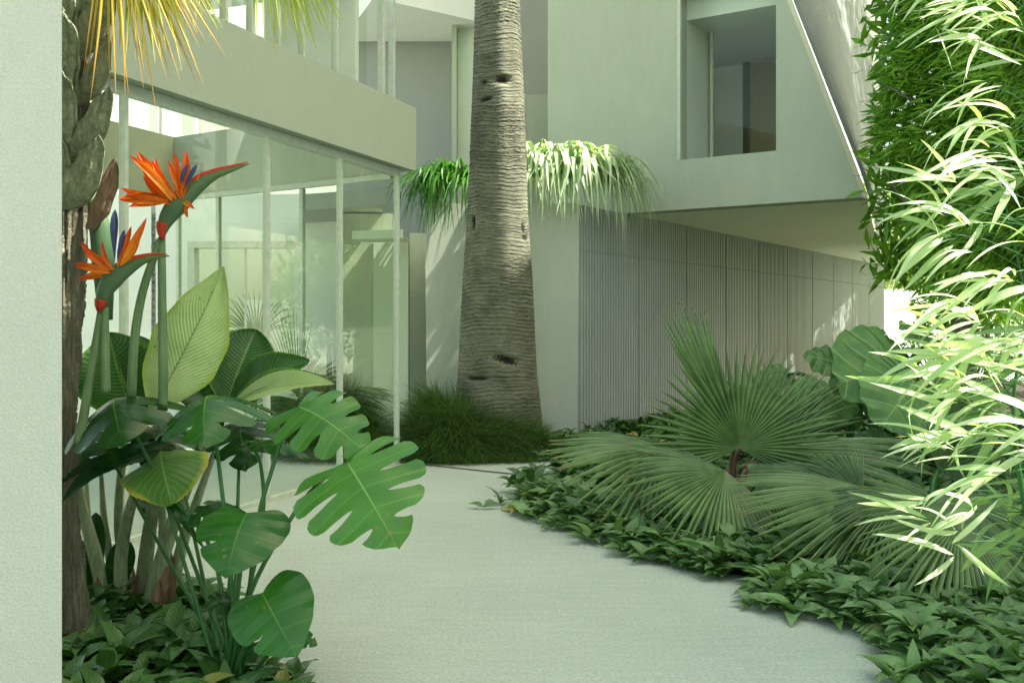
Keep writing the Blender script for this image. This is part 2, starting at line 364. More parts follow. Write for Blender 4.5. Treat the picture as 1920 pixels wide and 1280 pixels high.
M['cover'] = leaf('ground_cover_leaf', (.022, .075, .018), (.18, .33, .11), (.20, .33, .13), 9., -2., .14, .25, .05, dead=True, rough=.34, spec=.4, trans=.15, bump=.2)
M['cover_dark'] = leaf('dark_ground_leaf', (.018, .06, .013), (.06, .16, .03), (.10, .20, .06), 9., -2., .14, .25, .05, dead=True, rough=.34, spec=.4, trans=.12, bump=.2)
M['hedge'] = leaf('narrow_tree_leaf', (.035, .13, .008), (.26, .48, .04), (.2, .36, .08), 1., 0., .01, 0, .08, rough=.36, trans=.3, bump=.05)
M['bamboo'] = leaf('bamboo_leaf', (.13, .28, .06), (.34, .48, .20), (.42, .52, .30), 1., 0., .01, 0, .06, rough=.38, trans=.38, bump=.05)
M['hang'] = leaf('sunlit_arching_blade', (.04, .16, .015), (.70, .80, .54), (.6, .68, .4), 1., 0., .01, 0, .08, rough=.35, trans=.16, bump=.05)  # near-white end of the range paints the sun's glare on the blades
M['bamboo_sunlit'] = leaf('sunlit_bamboo_leaf', (.22, .38, .12), (.66, .72, .52), (.6, .66, .45), 1., 0., .01, 0, .06, rough=.38, trans=.3, bump=.05)  # paler copy of the bamboo leaf, overexposed sun put into its colour
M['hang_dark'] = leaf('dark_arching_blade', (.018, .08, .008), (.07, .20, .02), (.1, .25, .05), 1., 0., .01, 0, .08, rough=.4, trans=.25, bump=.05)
M['grass'] = leaf('fine_grass_blade', (.022, .065, .012), (.10, .19, .035), (.1, .2, .05), 1., 0., .01, 0, .01, rough=.5, trans=.25, bump=.0)
M['bg_leaf'] = leaf('far_leaf', (.07, .16, .03), (.34, .42, .12), (.2, .3, .1), 1., 0., .01, 0, .01, rough=.5, trans=.35, bump=.0)
M['petal'] = leaf('orange_petal', (.62, .10, .01), (.92, .40, .03), (.55, .03, .01), 2., 3., .18, .4, .05, nscale=28., tip0=.15, tipc=(.55, .045, .008), rough=.4, trans=.25, edge=(.50, .02, .01), bump=.1)
M['blue'] = leaf('blue_petal', (.03, .04, .12), (.07, .09, .22), (.1, .1, .25), 1., 0., .05, 0, .05, rough=.35, trans=.1)
M['spathe'] = leaf('flower_bract', (.045, .10, .045), (.10, .17, .08), (.16, .22, .12), 1., 0., .05, .1, .01, rough=.35, trans=.08, tipc=(.10, .16, .03), bump=.1)
M['red'] = leaf('red_bract', (.35, .02, .012), (.50, .05, .02), (.3, .05, .03), 1., 0., .05, .2, .01, rough=.4, trans=.1)

def struct(o): o['kind'] = 'structure'; return o
def vec2(p): return Vector((p[0], p[1]))

# ================================================================== SETTING
a = Acc(); n = 61; xs = np.linspace(-150, 150, 2)
a.add([(-200, -60, 0), (200, -60, 0), (200, 300, 0), (-200, 300, 0)], [[[0, 1, 2, 3]]])
struct(a.build('ground', M['concrete'], smooth=False))
# expansion joint across the path near the grass
a = Acc(); p, q = G(775, 868), G(985, 890); p2, q2 = G(775, 870), G(985, 892.5); a.add([(v_.x, v_.y, .004) for v_ in (p2, q2, q, p)], [[[0, 1, 2, 3]]]); struct(a.build('path_joint', M['groove'], smooth=False))
BED = [G(950, 932), G(985, 960), G(1050, 992), G(1150, 1032), G(1270, 1072), G(1395, 1092), G(1412, 1140), G(1500, 1150), G(1600, 1198), G(1720, 1268), V(1.75, 3.6, 0), V(2.2, 2.2, 0), V(9, 2.2, 0), V(14, 12, 0), V(12, 28, 0), V(9.2, 25.6, 0), V(.95, 12.5, 0), V(.55, 12.1, 0), V(.45, 11.2, 0), V(.62, 10.6, 0), V(.42, 9.9, 0), V(.12, 9.3, 0)]
a = Acc(); a.add([(p_.x + (.16 if k_ < 11 or k_ > 17 else 0), p_.y + (.05 if k_ < 11 else 0), .004) for k_, p_ in enumerate(BED)], [[list(range(len(BED)))]]); struct(a.build('soil_bed', M['soil'], smooth=False))
BEDL = [V(-2.6, 5.4, 0), V(-1.75, 5.25, 0), V(-1.40, 4.9, 0), V(-1.35, 4.4, 0), V(-1.0, 4.0, 0), V(-.85, 3.4, 0), V(-3.2, 3.4, 0), V(-3.2, 5.4, 0)]
a = Acc(); a.add([(p_.x, p_.y, .004) for p_ in BEDL[::-1]], [[list(range(len(BEDL)))]]); struct(a.build('planting_bed', M['soil'], smooth=False))
BEDG = [V(-1.12, 10.45, 0), V(-.55, 10.35, 0), V(.1, 10.6, 0), V(.5, 11.2, 0), V(.6, 12.3, 0), V(-1.2, 12.3, 0)]
a = Acc(); a.add([(p_.x, p_.y, .004) for p_ in BEDG], [[list(range(len(BEDG)))]]); struct(a.build('grass_bed', M['soil'], smooth=False))

# ------------------------------------------------------------------ near wall, left edge
x1 = (116 - 960) / F * 3.4
a = Acc(); add_prism(a, [(-6, 3.4), (x1, 3.4), (x1 - .14, 3.62), (-6, 3.62)], 0, 6)
tag(a.build('stucco_wall', M['stucco'], smooth=False), 'bright rough white stucco wall filling the left edge of the view', 'wall')

# ------------------------------------------------------------------ glass pavilion (left)
A0 = vec2((-2.576, 6.71)); B0 = vec2((-1.20, 10.45)); C0 = vec2((-4.24, 12.46))
dAB = (B0 - A0).normalized(); Z0, Z1 = 3.05, 3.76
AA = A0 - dAB * 3.2
nR = Vector((dAB.y, -dAB.x))                    # outward, to the right
E0 = C0 - (B0 - AA).normalized() * 7.5
pav = thing('glass_pavilion', 'pale glazed house wing on the left with a deep parapet band and thin posts', 'building', (B0.x, B0.y, 0))
a = Acc()
o1 = AA + nR * .13; o2 = B0 + nR * .13 + dAB * .17
dBC = (C0 - B0).normalized()
add_prism(a, [o1, o2, B0 + dAB * .17 - nR * .10, AA - nR * .10], Z0 + .04, Z1)
a.build('parapet', M['plaster_warm'], pav, False)
a = Acc(); add_wall(a, B0 + dBC * .13, C0, Z0, Z1 + .04, -.12); add_wall(a, C0, E0, Z0, Z1 + .04, -.12)
a.build('rear_parapet', M['plaster'], pav, False)
# drip rail under the parapet, top and bottom rails
a = Acc(); add_wall(a, AA + nR * .03, B0 + nR * .03, Z0 - .03, Z0 + .037, .10); a.build('head_rail', M['metal'], pav, False)
a = Acc(); add_wall(a, AA + nR * .02, B0 + nR * .02, 0, .035, .06); a.build('base_rail', M['metal'], pav, False)
a = Acc(); add_wall(a, B0 + dBC * .06, C0 - dBC * .02, Z0 - .06, Z0 - .002, .06); a.build('head_rail', M['metal'], pav, False)
a = Acc(); add_wall(a, B0 + dBC * .06, C0 - dBC * .02, 0, .04, .06); a.build('base_rail', M['metal'], pav, False)
def onAB(px):   # distance along A->B of a photo column
    k = (px - 960) / F; o = AA; d = dAB
    t = (k * o.y - o.x) / (d.x - k * d.y); return t
def post(line_o, d, nrm, t, wd, dp, z0, z1, nm='post', mat='metal'):
    a = Acc(); p = line_o + d * (t - wd / 2) ; q = line_o + d * (t + wd / 2)
    add_prism(a, [p + nrm * dp / 2, q + nrm * dp / 2, q - nrm * dp / 2, p - nrm * dp / 2], z0, z1); return a.build(nm, M[mat], pav, False)
LAB = (B0 - AA).length
ts = [onAB(232) - 1.4, onAB(232), onAB(500), onAB(637), LAB - .03]
for t in ts: post(AA, dAB, nR, t, .036, .05, .035, Z0 - .03)
ts2 = [-.0] + ts
for i in range(len(ts)):
    t0 = (ts[i - 1] if i else 0.) + .022; t1 = ts[i] - .022
    a = Acc(); add_wall(a, AA + dAB * t0 + nR * .004, AA + dAB * t1 + nR * .004, .036, Z0 - .031, .008); a.build('glass_pane', M['glass'], pav, False)
nB = Vector((-dBC.y, dBC.x))
def onBC(px):
    k = (px - 960) / F; return (k * B0.y - B0.x) / (dBC.x - k * dBC.y)
tb = [onBC(567), onBC(410), onBC(335)]
for t in tb: post(B0, dBC, nB, t, .05, .05, .041, Z0 - .061)
prev = .05
for t in tb:
    a = Acc(); add_wall(a, B0 + dBC * (prev + .026), B0 + dBC * (t - .026), .042, Z0 - .062, .008); a.build('glass_pane', M['glass'], pav, False); prev = t
# upper storey behind the parapet
U0 = AA - nR * .22; tU = onAB(728)
a = Acc(); add_wall(a, U0, U0 + dAB * tU, Z1 - .25, Z1 - .05, .75); a.build('floor_slab', M['plaster_grey'], pav, False)
for px, wd in ((735, .05), (715, .06), (628, .035), (565, .03), (520, .035), (470, .05), (420, .04), (350, .05)):
    k = (px - 960) / F; t = (k * U0.y - U0.x) / (dAB.x - k * dAB.y)
    post(U0, dAB, nR, t, wd, .06, Z1 - .05, 4.98, 'window_post')
a = Acc(); add_wall(a, U0 + nR * .02, U0 + dAB * (tU + .1) + nR * .02, 4.98, 5.1, 2.5); a.build('roof', M['white'], pav, False)
a = Acc(); add_wall(a, U0 + dAB * .05, U0 + dAB * (tU - .05), Z1 - .04, 4.97, .01); a.build('upper_glass', M['glass'], pav, False)
a = Acc(); e1 = U0 + dAB * (tU - .08) - nR * .08; add_wall(a, e1, e1 - nR * 1.1, Z1 - .04, 4.97, .08)
e2 = U0 + dAB * (tU - 2.6) - nR * 1.9; add_wall(a, e2 - dAB * 3, e2 + dAB * 1.1, Z1 - .04, 4.97, .08)
a.build('inner_wall', M['white'], pav, False)

# ------------------------------------------------------------------ rear walls seen through and beside the glass
def xat(px, D): return (px - 960) / F * D
def zat(py, D): return CH + (HZ - py) / F * D
garden = thing('court_wall', 'white courtyard wall with a framed opening seen through the glass', 'wall', (xat(450, 14.5), 14.5, 0))
D = 14.5
a = Acc()
for pa, pb, z0, z1 in ((100, 283, 0, 3.35), (292, 352, 0, 3.35), (352, 552, zat(452, D), 3.35), (552, 640, 0, 3.35)):
    add_box(a, xat(pa, D), xat(pb, D), D, D + .25, z0, z1)
a.build('wall', M['white'], garden, False)
a = Acc()
x0_, x1_, zt = xat(352, D), xat(552, D), zat(452, D)
add_box(a, x0_ + .002, x0_ + .10, D - .02, D + .22, 0, zt - .002); add_box(a, x0_ + .10, x1_, D - .02, D + .22, zt - .10, zt - .002)
a.build('door_frame', M['metal'], garden, False)
a = Acc(); add_box(a, xat(455, D), xat(459, D), D + .08, D + .12, 0, zt - .1); a.build('mullion', M['metal'], garden, False)
a = Acc()
for i in range(24):
    z = .35 + i * .115; add_box(a, xat(283, D), xat(292, D), D + .04, D + .16, z, z + .07)
a.build('louvre', M['slat'], garden, False)
a = Acc(); add_box(a, xat(250, 17.5), xat(640, 17.5), 17.5, 17.7, 0, 3.2)
tag(a.build('garden_wall', M['plaster_green'], smooth=False), 'light green wall glimpsed through the framed opening behind the glass', 'wall')
# far white building behind the pavilion
fb = thing('rear_house', 'white house with dark columns seen over the rear parapet at upper left', 'building', (-9, 20, 0))
a = Acc(); add_box(a, -14, -3.2, 20, 20.3, 0, 9); a.build('wall', M['white'], fb, False)
for px, wd in ((283, .16), (345, .24)):
    a = Acc(); add_box(a, xat(px, 19.2), xat(px, 19.2) + wd, 19.1, 19.35, 0, 8); a.build('column', M['metal'], fb, False)
a = Acc(); add_box(a, xat(360, 19.4), xat(500, 19.4), 19.4, 19.6, 4.5, 6.5); a.build('window', M['plaster_green'], fb, False)
# pier wall right behind the glass corner
a = Acc(); D = 13.1
add_box(a, xat(640, D), xat(742, D), D, D + .3, 0, zat(400, D)); 
tag(a.build('pier_wall', M['plaster'], smooth=False), 'pale plain wall behind the glass corner left of the tall planter', 'wall')
a = Acc(); D = 12.95; add_box(a, xat(700, D), xat(765, D), D, D + .14, 0, zat(445, D))
tag(a.build('pilaster', M['plaster_green'], smooth=False), 'greenish plaster pilaster behind the last glass post', 'wall')
a = Acc(); D = 13.6; add_box(a, xat(768, D), xat(800, D), D, D + .3, 0, zat(437, D))
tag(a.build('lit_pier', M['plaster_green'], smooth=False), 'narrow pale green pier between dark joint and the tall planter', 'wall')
a = Acc(); D = 13.75; add_box(a, xat(742, D), xat(790, D), D, D + .1, 0, 2.6)
tag(a.build('dark_infill', M['groove'], smooth=False), 'dark narrow joint beside the pale green pier', 'wall')
# concrete canopies seen through the glass
a = Acc(); p0, p1, p2, p3 = W(563, 396, 12.9), W(724, 383, 12.3), W(724, 383, 12.3) + V(-.3, 1.8, 0), W(563, 396, 12.9) + V(-.3, 1.6, 0)
add_prism(a, [(p0.x, p0.y), (p1.x, p1.y), (p2.x, p2.y), (p3.x, p3.y)], 2.93, 3.14)
tag(a.build('canopy_slab', M['plaster_grey'], smooth=False), 'grey concrete canopy slab hanging behind the glass near the corner', 'canopy')
a = Acc(); p0 = W(660, 436, 12.4); add_prism(a, [(p0.x, p0.y), (xat(755, 12.2), 12.2), (xat(762, 12.9), 12.9), (p0.x + .1, 12.9)], zat(446, 12.2), zat(430, 12.2))
tag(a.build('ledge', M['plaster_green'], smooth=False), 'small pale ledge on the wall behind the glass corner', 'ledge')

# central recess walls
rec = thing('recess_house', 'tall grey recessed house wall behind the thick palm trunk', 'building', (-.5, 15.6, 0))
a = Acc(); add_box(a, xat(640, 15.6), xat(1100, 15.6), 15.6, 15.9, 0, 9); a.build('wall', M['plaster_grey'], rec, False)
a = Acc(); D = 14.6; add_box(a, xat(847, D), xat(856, D), D, D + .9, 2.7, 8.5); a.build('fin', M['plaster'], rec, False)
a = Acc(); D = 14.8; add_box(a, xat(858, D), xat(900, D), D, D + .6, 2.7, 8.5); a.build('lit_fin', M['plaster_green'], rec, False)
a = Acc(); add_prism(a, [(xat(700, 13.4), 13.4), (xat(888, 14.4), 14.4), (xat(900, 15.5), 15.5), (xat(640, 15.5), 15.5)], zat(14, 13.8), zat(-40, 13.8)); a.build('canopy', M['white'], rec, False)
a = Acc(); D = 15.3; add_box(a, xat(986, D), xat(1060, D), D, D + .25, 3.0, zat(178, D)); a.build('window_panel', M['plaster'], rec, False)
a = Acc(); add_box(a, xat(982, D), xat(985, D), D - .02, D + .05, 3.0, zat(176, D)); a.build('window_frame', M['metal'], rec, False)

# ------------------------------------------------------------------ main house, right
O = vec2((1.81, 13.22)); e = vec2((.833, -.5533)).normalized(); nin = vec2((.5533, .833)).normalized()
house = thing('angular_house', 'pale angular house with overhanging prow, tall window and ribbed grey wall', 'building', (.9, 12.5, 0))
def rake(z): return 2.785 - .3647 * (z - 2.95)
a = Acc(); T = .30; wt = 5.80; wb = 3.597
add_vpoly(a, O, e, nin, [(-1.564, 2.95), (.426, 2.95), (.426, 8), (-1.564, 8)], T)
add_vpoly(a, O, e, nin, [(.426, 2.95), (1.743, 2.95), (1.743, wb), (.426, wb)], T)
add_vpoly(a, O, e, nin, [(1.743, 2.95), (rake(2.95), 2.95), (rake(wt), wt), (1.743, wt)], T)
add_vpoly(a, O, e, nin, [(.426, wt), (rake(wt), wt), (rake(8), 8), (.426, 8)], T)
a.build('facade', M['plaster'], house, False)
P3 = V(9.77, 26.1, 2.95)
def loc(u, w_, z): q = O + e * u + nin * w_; return V(q.x, q.y, z)
a = Acc(); pl = [loc(-1.5, T + .003, 0), loc(rake(2.95) - .03, T + .003, 0), P3, loc(-.5, 15.2, 0), loc(-1.5, 3, 0)]
add_prism(a, [(p_.x, p_.y) for p_ in pl], 2.953, 3.05); a.build('soffit', M['soffit'], house, False)
# folded ribbed flank between the raking edge and the far corner
a = Acc(); nu, nv = 360, 10; vv = []
for j in range(nv + 1):
    f = j / nv
    pL = loc(rake(2.95 + f * 5.05) - .01, T + .004, 3.052 + f * 4.95); pR = V(P3.x, P3.y, 3.052 + f * 10.5)
    for i in range(nu + 1):
        g = (i / nu); p_ = pL.lerp(pR, g); off = .05 * (1 if (i // 2) % 2 else 0)
        vv.append((p_.x + off * .9, p_.y - off * .4, p_.z))
a.add(vv, [[[j * (nu + 1) + i, j * (nu + 1) + i + 1, (j + 1) * (nu + 1) + i + 1, (j + 1) * (nu + 1) + i] for j in range(nv) for i in range(nu)]])
a.build('ribbed_flank', M['corr_lite'], house, False)
# window room
win = Acc(); add_vpoly(win, O, e, nin, [(.426, wb + .002), (.47, wb + .002), (.47, wt), (.426, wt)], .05, -.012)
wf = win.build('window_frame', M['metal'], house, False)
a = Acc(); add_vpoly(a, O, e, nin, [(.472, wb + .004), (1.742, wb + .004), (1.742, wt), (.472, wt)], .01, .2); a.build('window_glass', M['glass'], wf, False)
a = Acc()
def lwall(u0, w0, u1, w1, z0, z1, t): add_wall(a, tuple(loc(u0, w0, 0))[:2], tuple(loc(u1, w1, 0))[:2], z0, z1, t)
lwall(.424, T + .002, .424, 1.12, 3.3, 5.6, .1)
lwall(-.6, 2.9, 1.2, 2.9, 3.3, 5.56, .1)
lwall(-.6, 1.2, -.6, 2.9, 3.3, 5.6, .1)
a.build('inner_wall', M['white'], house, False)
a = Acc(); pl = [loc(-.7, T + .01, 0), loc(1.70, T + .01, 0), loc(1.2, 2.88, 0), loc(-.7, 2.88, 0)]
add_prism(a, [(q.x, q.y) for q in pl], 5.50, 5.62); pu = [loc(-.7, T + .01, 0), loc(1.40, T + .01, 0), loc(1.1, 1.5, 0), loc(-.7, 1.5, 0)]; add_prism(a, [(q.x, q.y) for q in pu], 5.621, 6.5); a.build('inner_ceiling', M['white'], house, False)
a = Acc(); add_prism(a, [(q.x, q.y) for q in pl], 3.4, 3.5); a.build('inner_floor', M['white'], house, False)
a = Acc(); add_vpoly(a, O, e, nin, [(.27, 3.5), (.365, 3.5), (.365, 5.5), (.27, 5.5)], .09, 2.80); a.build('jamb', M['metal_dark'], house, False)
a = Acc(); add_vpoly(a, O, e, nin, [(.367, 3.5), (1.19, 3.5), (1.19, 5.48), (.367, 5.48)], .05, 2.84); a.build('bronze_panel', M['brown'], house, False)
a = Acc(); add_vpoly(a, O, e, nin, [(.49, wb + .01), (.53, wb + .01), (.53, wt), (.49, wt)], .04, .95); a.build('sash', M['metal'], house, False)
# ribbed ground-floor wall
S0 = vec2((.833, 12.40)); dW = vec2((.545, .8385)).normalized(); nW = Vector((dW.y, -dW.x))
a = Acc(); add_wall(a, S0 - nW * .06, S0 + dW * 16.5 - nW * .06, 0, 2.945, .05); a.build('backing_wall', M['groove'], house, False)
js = [0, 1.66, 3.326, 4.98, 6.61, 8.28, 9.95, 11.57, 13.2, 14.8, 16.48]
def ribs(t0, t1, z0, z1):
    a = Acc(); per = .074; nn = int((t1 - t0) / per); per = (t1 - t0) / nn; prof = []
    for i in range(nn):
        t = t0 + i * per
        prof += [(t, -.03), (t + per * .12, .035), (t + per * .50, .035), (t + per * .62, -.03)]
    prof.append((t1, 0.)); prof = [(t0, -.05)] + prof + [(t1, -.05)]
    v = []
    for z in (z0, z1):
        for t, h in prof:
            p_ = S0 + dW * t + nW * h; v.append((p_.x, p_.y, z))
    k = len(prof)
    a.add(v, [[[i, i + 1, k + i + 1, k + i] for i in range(k - 1)], [list(range(k, 2 * k))]]); return a
for i in range(len(js) - 1):
    t0, t1 = js[i] + (.022 if i else 0), js[i + 1] - .022
    ribs(t0, t1, .02, 2.372).build('wall_panel', M['corr'], house, False)
    ribs(t0, t1, 2.380, 2.944).build('upper_panel', M['corr'], house, False)

# ------------------------------------------------------------------ tall planter behind the palm
a = Acc(); Dp = 12.35; xl, xr = xat(797, Dp), xat(1086, Dp); th = 2.96
v = [(xl + .02, Dp, 0), (xr - .02, Dp, 0), (xr - .02, Dp + .9, 0), (xl + .02, Dp + .9, 0), (xl, Dp - .01, th), (xr, Dp - .01, th), (xr, Dp + .95, th), (xl, Dp + .95, th),
     (xl + .09, Dp + .08, th), (xr - .09, Dp + .08, th), (xr - .09, Dp + .85, th), (xl + .09, Dp + .85, th), (xl + .09, Dp + .08, th - .12), (xr - .09, Dp + .08, th - .12), (xr - .09, Dp + .85, th - .12), (xl + .09, Dp + .85, th - .12)]
fq = [[0, 1, 5, 4], [1, 2, 6, 5], [2, 3, 7, 6], [3, 0, 4, 7], [4, 5, 9, 8], [5, 6, 10, 9], [6, 7, 11, 10], [7, 4, 8, 11], [8, 9, 13, 12], [9, 10, 14, 13], [10, 11, 15, 14], [11, 8, 12, 15], [12, 13, 14, 15]]
a.add(v, [fq]); tag(a.build('tall_planter', M['planter'], smooth=False, origin=(0, Dp, 0)), 'tall pale concrete planter standing right behind the thick palm trunk', 'planter')

# ------------------------------------------------------------------ far background at right
a = Acc(); add_box(a, 9.9, 30, 30, 30.3, 0, 2.45); tag(a.build('boundary_wall', M['white'], smooth=False), 'white boundary wall far away past the end of the ribbed wall', 'wall')
def cloud_tree(name, lab, cx, cy, r, zc, hz, n, L, mat, trunk_r=.12, seed=3, tz=.0):
    g = np.random.default_rng(seed); t = thing(name, lab, 'tree', (cx, cy, 0))
    a = Acc()
    cl = g.normal(size=(26, 3)); cl /= np.linalg.norm(cl, axis=1, keepdims=True); cl *= g.uniform(.3, .9, (26, 1)); rad = g.uniform(.22, .42, 26)
    k = g.integers(0, 26, n); d = g.normal(size=(n, 3)); d /= np.linalg.norm(d, axis=1, keepdims=True)
    P = cl[k] + d * rad[k][:, None] * g.uniform(.6, 1, (n, 1)); P = P * np.array([r, r, hz]) + np.array([cx, cy, zc])
    Yd = d + g.normal(size=(n, 3)) * .6 + np.array([0, 0, -.3]); Nd = g.normal(size=(n, 3)) + np.array([0, -.5, .8])
    scatter(a, template(3, .2), P, Yd, Nd, g.uniform(.7, 1.3, n) * L, g.uniform(.7, 1.3, n) * L * .38, g.uniform(0, 1, n))
    a.build('crown', M[mat], t)
    a = Acc(); add_tube(a, [(cx, cy, 0), (cx + .1, cy, zc * .5), (cx, cy, zc)], [trunk_r, trunk_r * .5]); 
    for q in range(5):
        an = q * 1.3; add_tube(a, [(cx, cy, zc * .7), (cx + math.cos(an) * r * .3, cy + math.sin(an) * r * .3, zc), (cx + math.cos(an) * r * .6, cy + math.sin(an) * r * .6, zc + hz * .3)], [trunk_r * .4, .02], 8, 6)
    a.build('trunk', M['fibre'], t)
cloud_tree('bushy_tree', 'light green bushy tree behind the white boundary wall beside the house end', 12.2, 33, 2.2, 4.2, 2.6, 5000, .22, 'bg_leaf', seed=4)
cloud_tree('bushy_tree', 'yellowish green tree far behind the narrow-leaved tree', 16.5, 36, 3.2, 5.0, 3.6, 5000, .26, 'bg_leaf', seed=5)
cloud_tree('bushy_tree', 'darker tree far right behind the bamboo leaves', 20, 31, 3.5, 5.0, 4.0, 5000, .26, 'hedge', seed=6)
cloud_tree('garden_tree', 'shrubby green tree under the narrow-leaved tree by the wall end', 8.3, 17.5, 1.6, 2.0, 1.3, 5000, .16, 'hedge', .06, seed=8)

cloud_tree('garden_tree', 'dense tree added to shade the far end of the ribbed wall, nearer one', 12.0, 20.3, 2.3, 6.4, 4.6, 5200, .24, 'hedge', .08, seed=17)  # this tree and the next are added to keep sun off the wall
cloud_tree('garden_tree', 'dense tree added to shade the far end of the ribbed wall, farther one', 12.9, 24.5, 2.3, 6.0, 4.2, 5200, .26, 'hedge', .08, seed=18)
# ------------------------------------------------------------------ slotted slabs added outside the frame to block and shape the sun
nb = thing('sun_blocker', 'unseen slotted slabs added along the right side to block the sun', 'building', (9.5, 8, 0))
a = Acc(); XN = 9.2; XM = 9.6
add_box(a, XN, XM, 3.1, 9.35, 0, 24); add_box(a, XN, XM, 2.15, 3.099, 0, 16.2); add_box(a, XN, XM, 2.15, 3.099, 18.6, 24); a.build('wall', M['white'], nb, False)
a = Acc(); add_box(a, XN, XM, 9.351, 12.6, 0, 14.1); add_box(a, XN, XM, 9.351, 16, 18.2, 24); add_box(a, XN, XM, 12.601, 17, 13, 18.199); a.build('blocker_far_slabs', M['white'], nb, False)
a = Acc(); add_box(a, XN, XM, .9, 2.149, 0, 10.8); add_box(a, XN, XM, .9, 2.149, 13.5, 24); add_box(a, XN, XM, -12, .899, 0, 24); a.build('blocker_near_slabs', M['white'], nb, False)
cloud_tree('added_shade_tree', 'unseen leafy tree added to shade the ribbed flank, first of the row', 13.8, 14, 3.4, 15.5, 5.2, 2600, .5, 'hedge', .2, seed=14)  # row of trees added out of view to filter sun on the flank
cloud_tree('added_shade_tree', 'unseen leafy tree added to shade the ribbed flank, middle of the row', 14.4, 18.6, 3.4, 15, 5.2, 1800, .5, 'hedge', .2, seed=15)
cloud_tree('added_shade_tree', 'unseen leafy tree added to shade the ribbed flank, last of the row', 15.2, 25, 3.6, 12, 5, 650, .5, 'hedge', .2, seed=16)

# ================================================================== PLANTS
# ---- thick ringed palm
def big_palm():
    D = 11.3; prof = [(-60, 896, 970), (0, 893, 972), (160, 888, 980), (300, 883, 985), (400, 878, 988), (500, 872, 995), (600, 866, 1000), (700, 861, 1005), (760, 857, 1011), (820, 851, 1016), (872, 846, 1022)]
    zz = np.array([zat(p[0], D) for p in prof])[::-1]; cx = np.array([xat((p[1] + p[2]) / 2, D) for p in prof])[::-1]; rr = np.array([(p[2] - p[1]) / 2 / F * D for p in prof])[::-1]
    t = thing('ringed_palm', 'thick ringed palm trunk with dark scars in the middle of the view', 'tree', (cx[0], D, 0))
    nz, na = 1300, 110; z = np.linspace(0, 9.5, nz); zz = np.append(zz, 9.6); cx = np.append(cx, cx[-1]); rr = np.append(rr, rr[-1] * .93)
    c = np.interp(z, zz, cx); r = np.interp(z, zz, rr); g = np.random.default_rng(2)
    ring = np.zeros(nz); zc = 0.0
    bounds = []
    while zc < 9.7: bounds.append(zc); zc += g.uniform(.022, .060)
    an = np.linspace(0, 2 * np.pi, na, endpoint=False)
    Z, A_ = np.meshgrid(z, an, indexing='ij')
    wob = .022 * np.sin(A_ * 2 + Z * 1.3) + .005 * np.sin(A_ * 7 + Z * 5.1) + .003 * np.sin(A_ * 17 - Z * 9)
    b = np.array(bounds); zz_ = Z + wob; idx = np.clip(np.searchsorted(b, zz_.ravel()) - 1, 0, len(b) - 2).reshape(Z.shape)
    f = (zz_ - b[idx]) / (b[idx + 1] - b[idx]); amp = g.uniform(.3, 1.2, len(b))[idx]
    disp = .62 * amp * (.014 * (1 - f) ** 2 - .009 * np.exp(-((f - 1) / .14) ** 2) - .009 * np.exp(-(f / .10) ** 2))
    disp += .006 * np.sin(A_ * 8 + .6) * (1) + .004 * g.normal(size=Z.shape) * (.5 + .5 * np.sin(Z * 4))
    tint = np.clip(.62 - 1.0 * np.exp(-(f / .12) ** 2) * amp * .8 + 0 * Z, 0.1, 1)
    def ridge(px, py, wpx, hpx, dd, ang=0):
        nonlocal disp, tint
        zs = zat(py, D); ccx = np.interp(zs, z, c); rs_ = np.interp(zs, z, r); s = np.clip((xat(px, D) - ccx) / rs_, -.97, .97); a0 = -math.pi / 2 + math.asin(s)
        dA = (A_ - a0 + np.pi) % (2 * np.pi) - np.pi; x_ = dA * rs_; y_ = Z - zs - ang * x_
        k = (np.abs(x_ / (wpx / F * D)) ** 2.5 + np.abs(y_ / (hpx / F * D)) ** 2.5); kk = np.exp(-k * 1.2) 
        m_ = np.clip(1.25 - k + .35 * np.sin(A_ * 60) * np.sin(Z * 70), 0, 1)
        disp = disp - dd * kk; tint = np.minimum(tint, 1 - m_ * .97) if dd > .01 else tint
    ridge(943, 160, 17, 9, .06); ridge(908, 164, 6, 5, .03); ridge(912, 195, 16, 5, .03, .2); ridge(886, 420, 9, 18, .05, -.4); ridge(950, 672, 30, 9, .05, -.25); ridge(893, 706, 30, 5, .04, 0); ridge(985, 448, 16, 6, .02); ridge(980, 430, 8, 12, .011)
    rad = r[:, None] * (1 + .02 * np.cos(A_ * 2)) + disp
    X = c[:, None] + rad * np.cos(A_); Y = D + rad * np.sin(A_)
    P = np.stack([X, Y, Z], -1).reshape(-1, 3)
    i, j = np.meshgrid(np.arange(nz - 1), np.arange(na), indexing='ij'); j2 = (j + 1) % na
    q = np.stack([i * na + j, i * na + j2, (i + 1) * na + j2, (i + 1) * na + j], -1).reshape(-1, 4)
    a = Acc(); a.add(P, [q], np.zeros((len(P), 2)), tint.ravel()); a.build('trunk', M['royal'], t)
    # crown high above the frame, for its shade
    a = Acc(); 
    for k in range(13):
        an_ = k * 2.4; out = V(math.cos(an_), math.sin(an_), 0); base = V(c[-1], D, 9.45); 
        pts = [base, base + out * .8 + V(0, 0, .9), base + out * 1.8 + V(0, 0, .8), base + out * 2.6 + V(0, 0, .1)]
        cur = bez(pts, 26); add_tube(a, pts, [.03, .008], 12, 5)
        side = out.cross(V(0, 0, 1)); n_ = 24
        for sgn in (-1, 1):
            Pp = np.array([tuple(p_) for p_ in cur[1:25]]); Yd = np.tile(np.array(side * sgn + out * .5 - V(0, 0, .35)), (24, 1)) + rng.normal(size=(24, 3)) * .06
            scatter(a, template(4, .2), Pp, Yd, np.tile([0, 0, 1.], (24, 1)), np.full(24, .6), np.full(24, .035), rng.uniform(0, 1, 24))
    a.build('crown', M['hedge'], t)
big_palm()

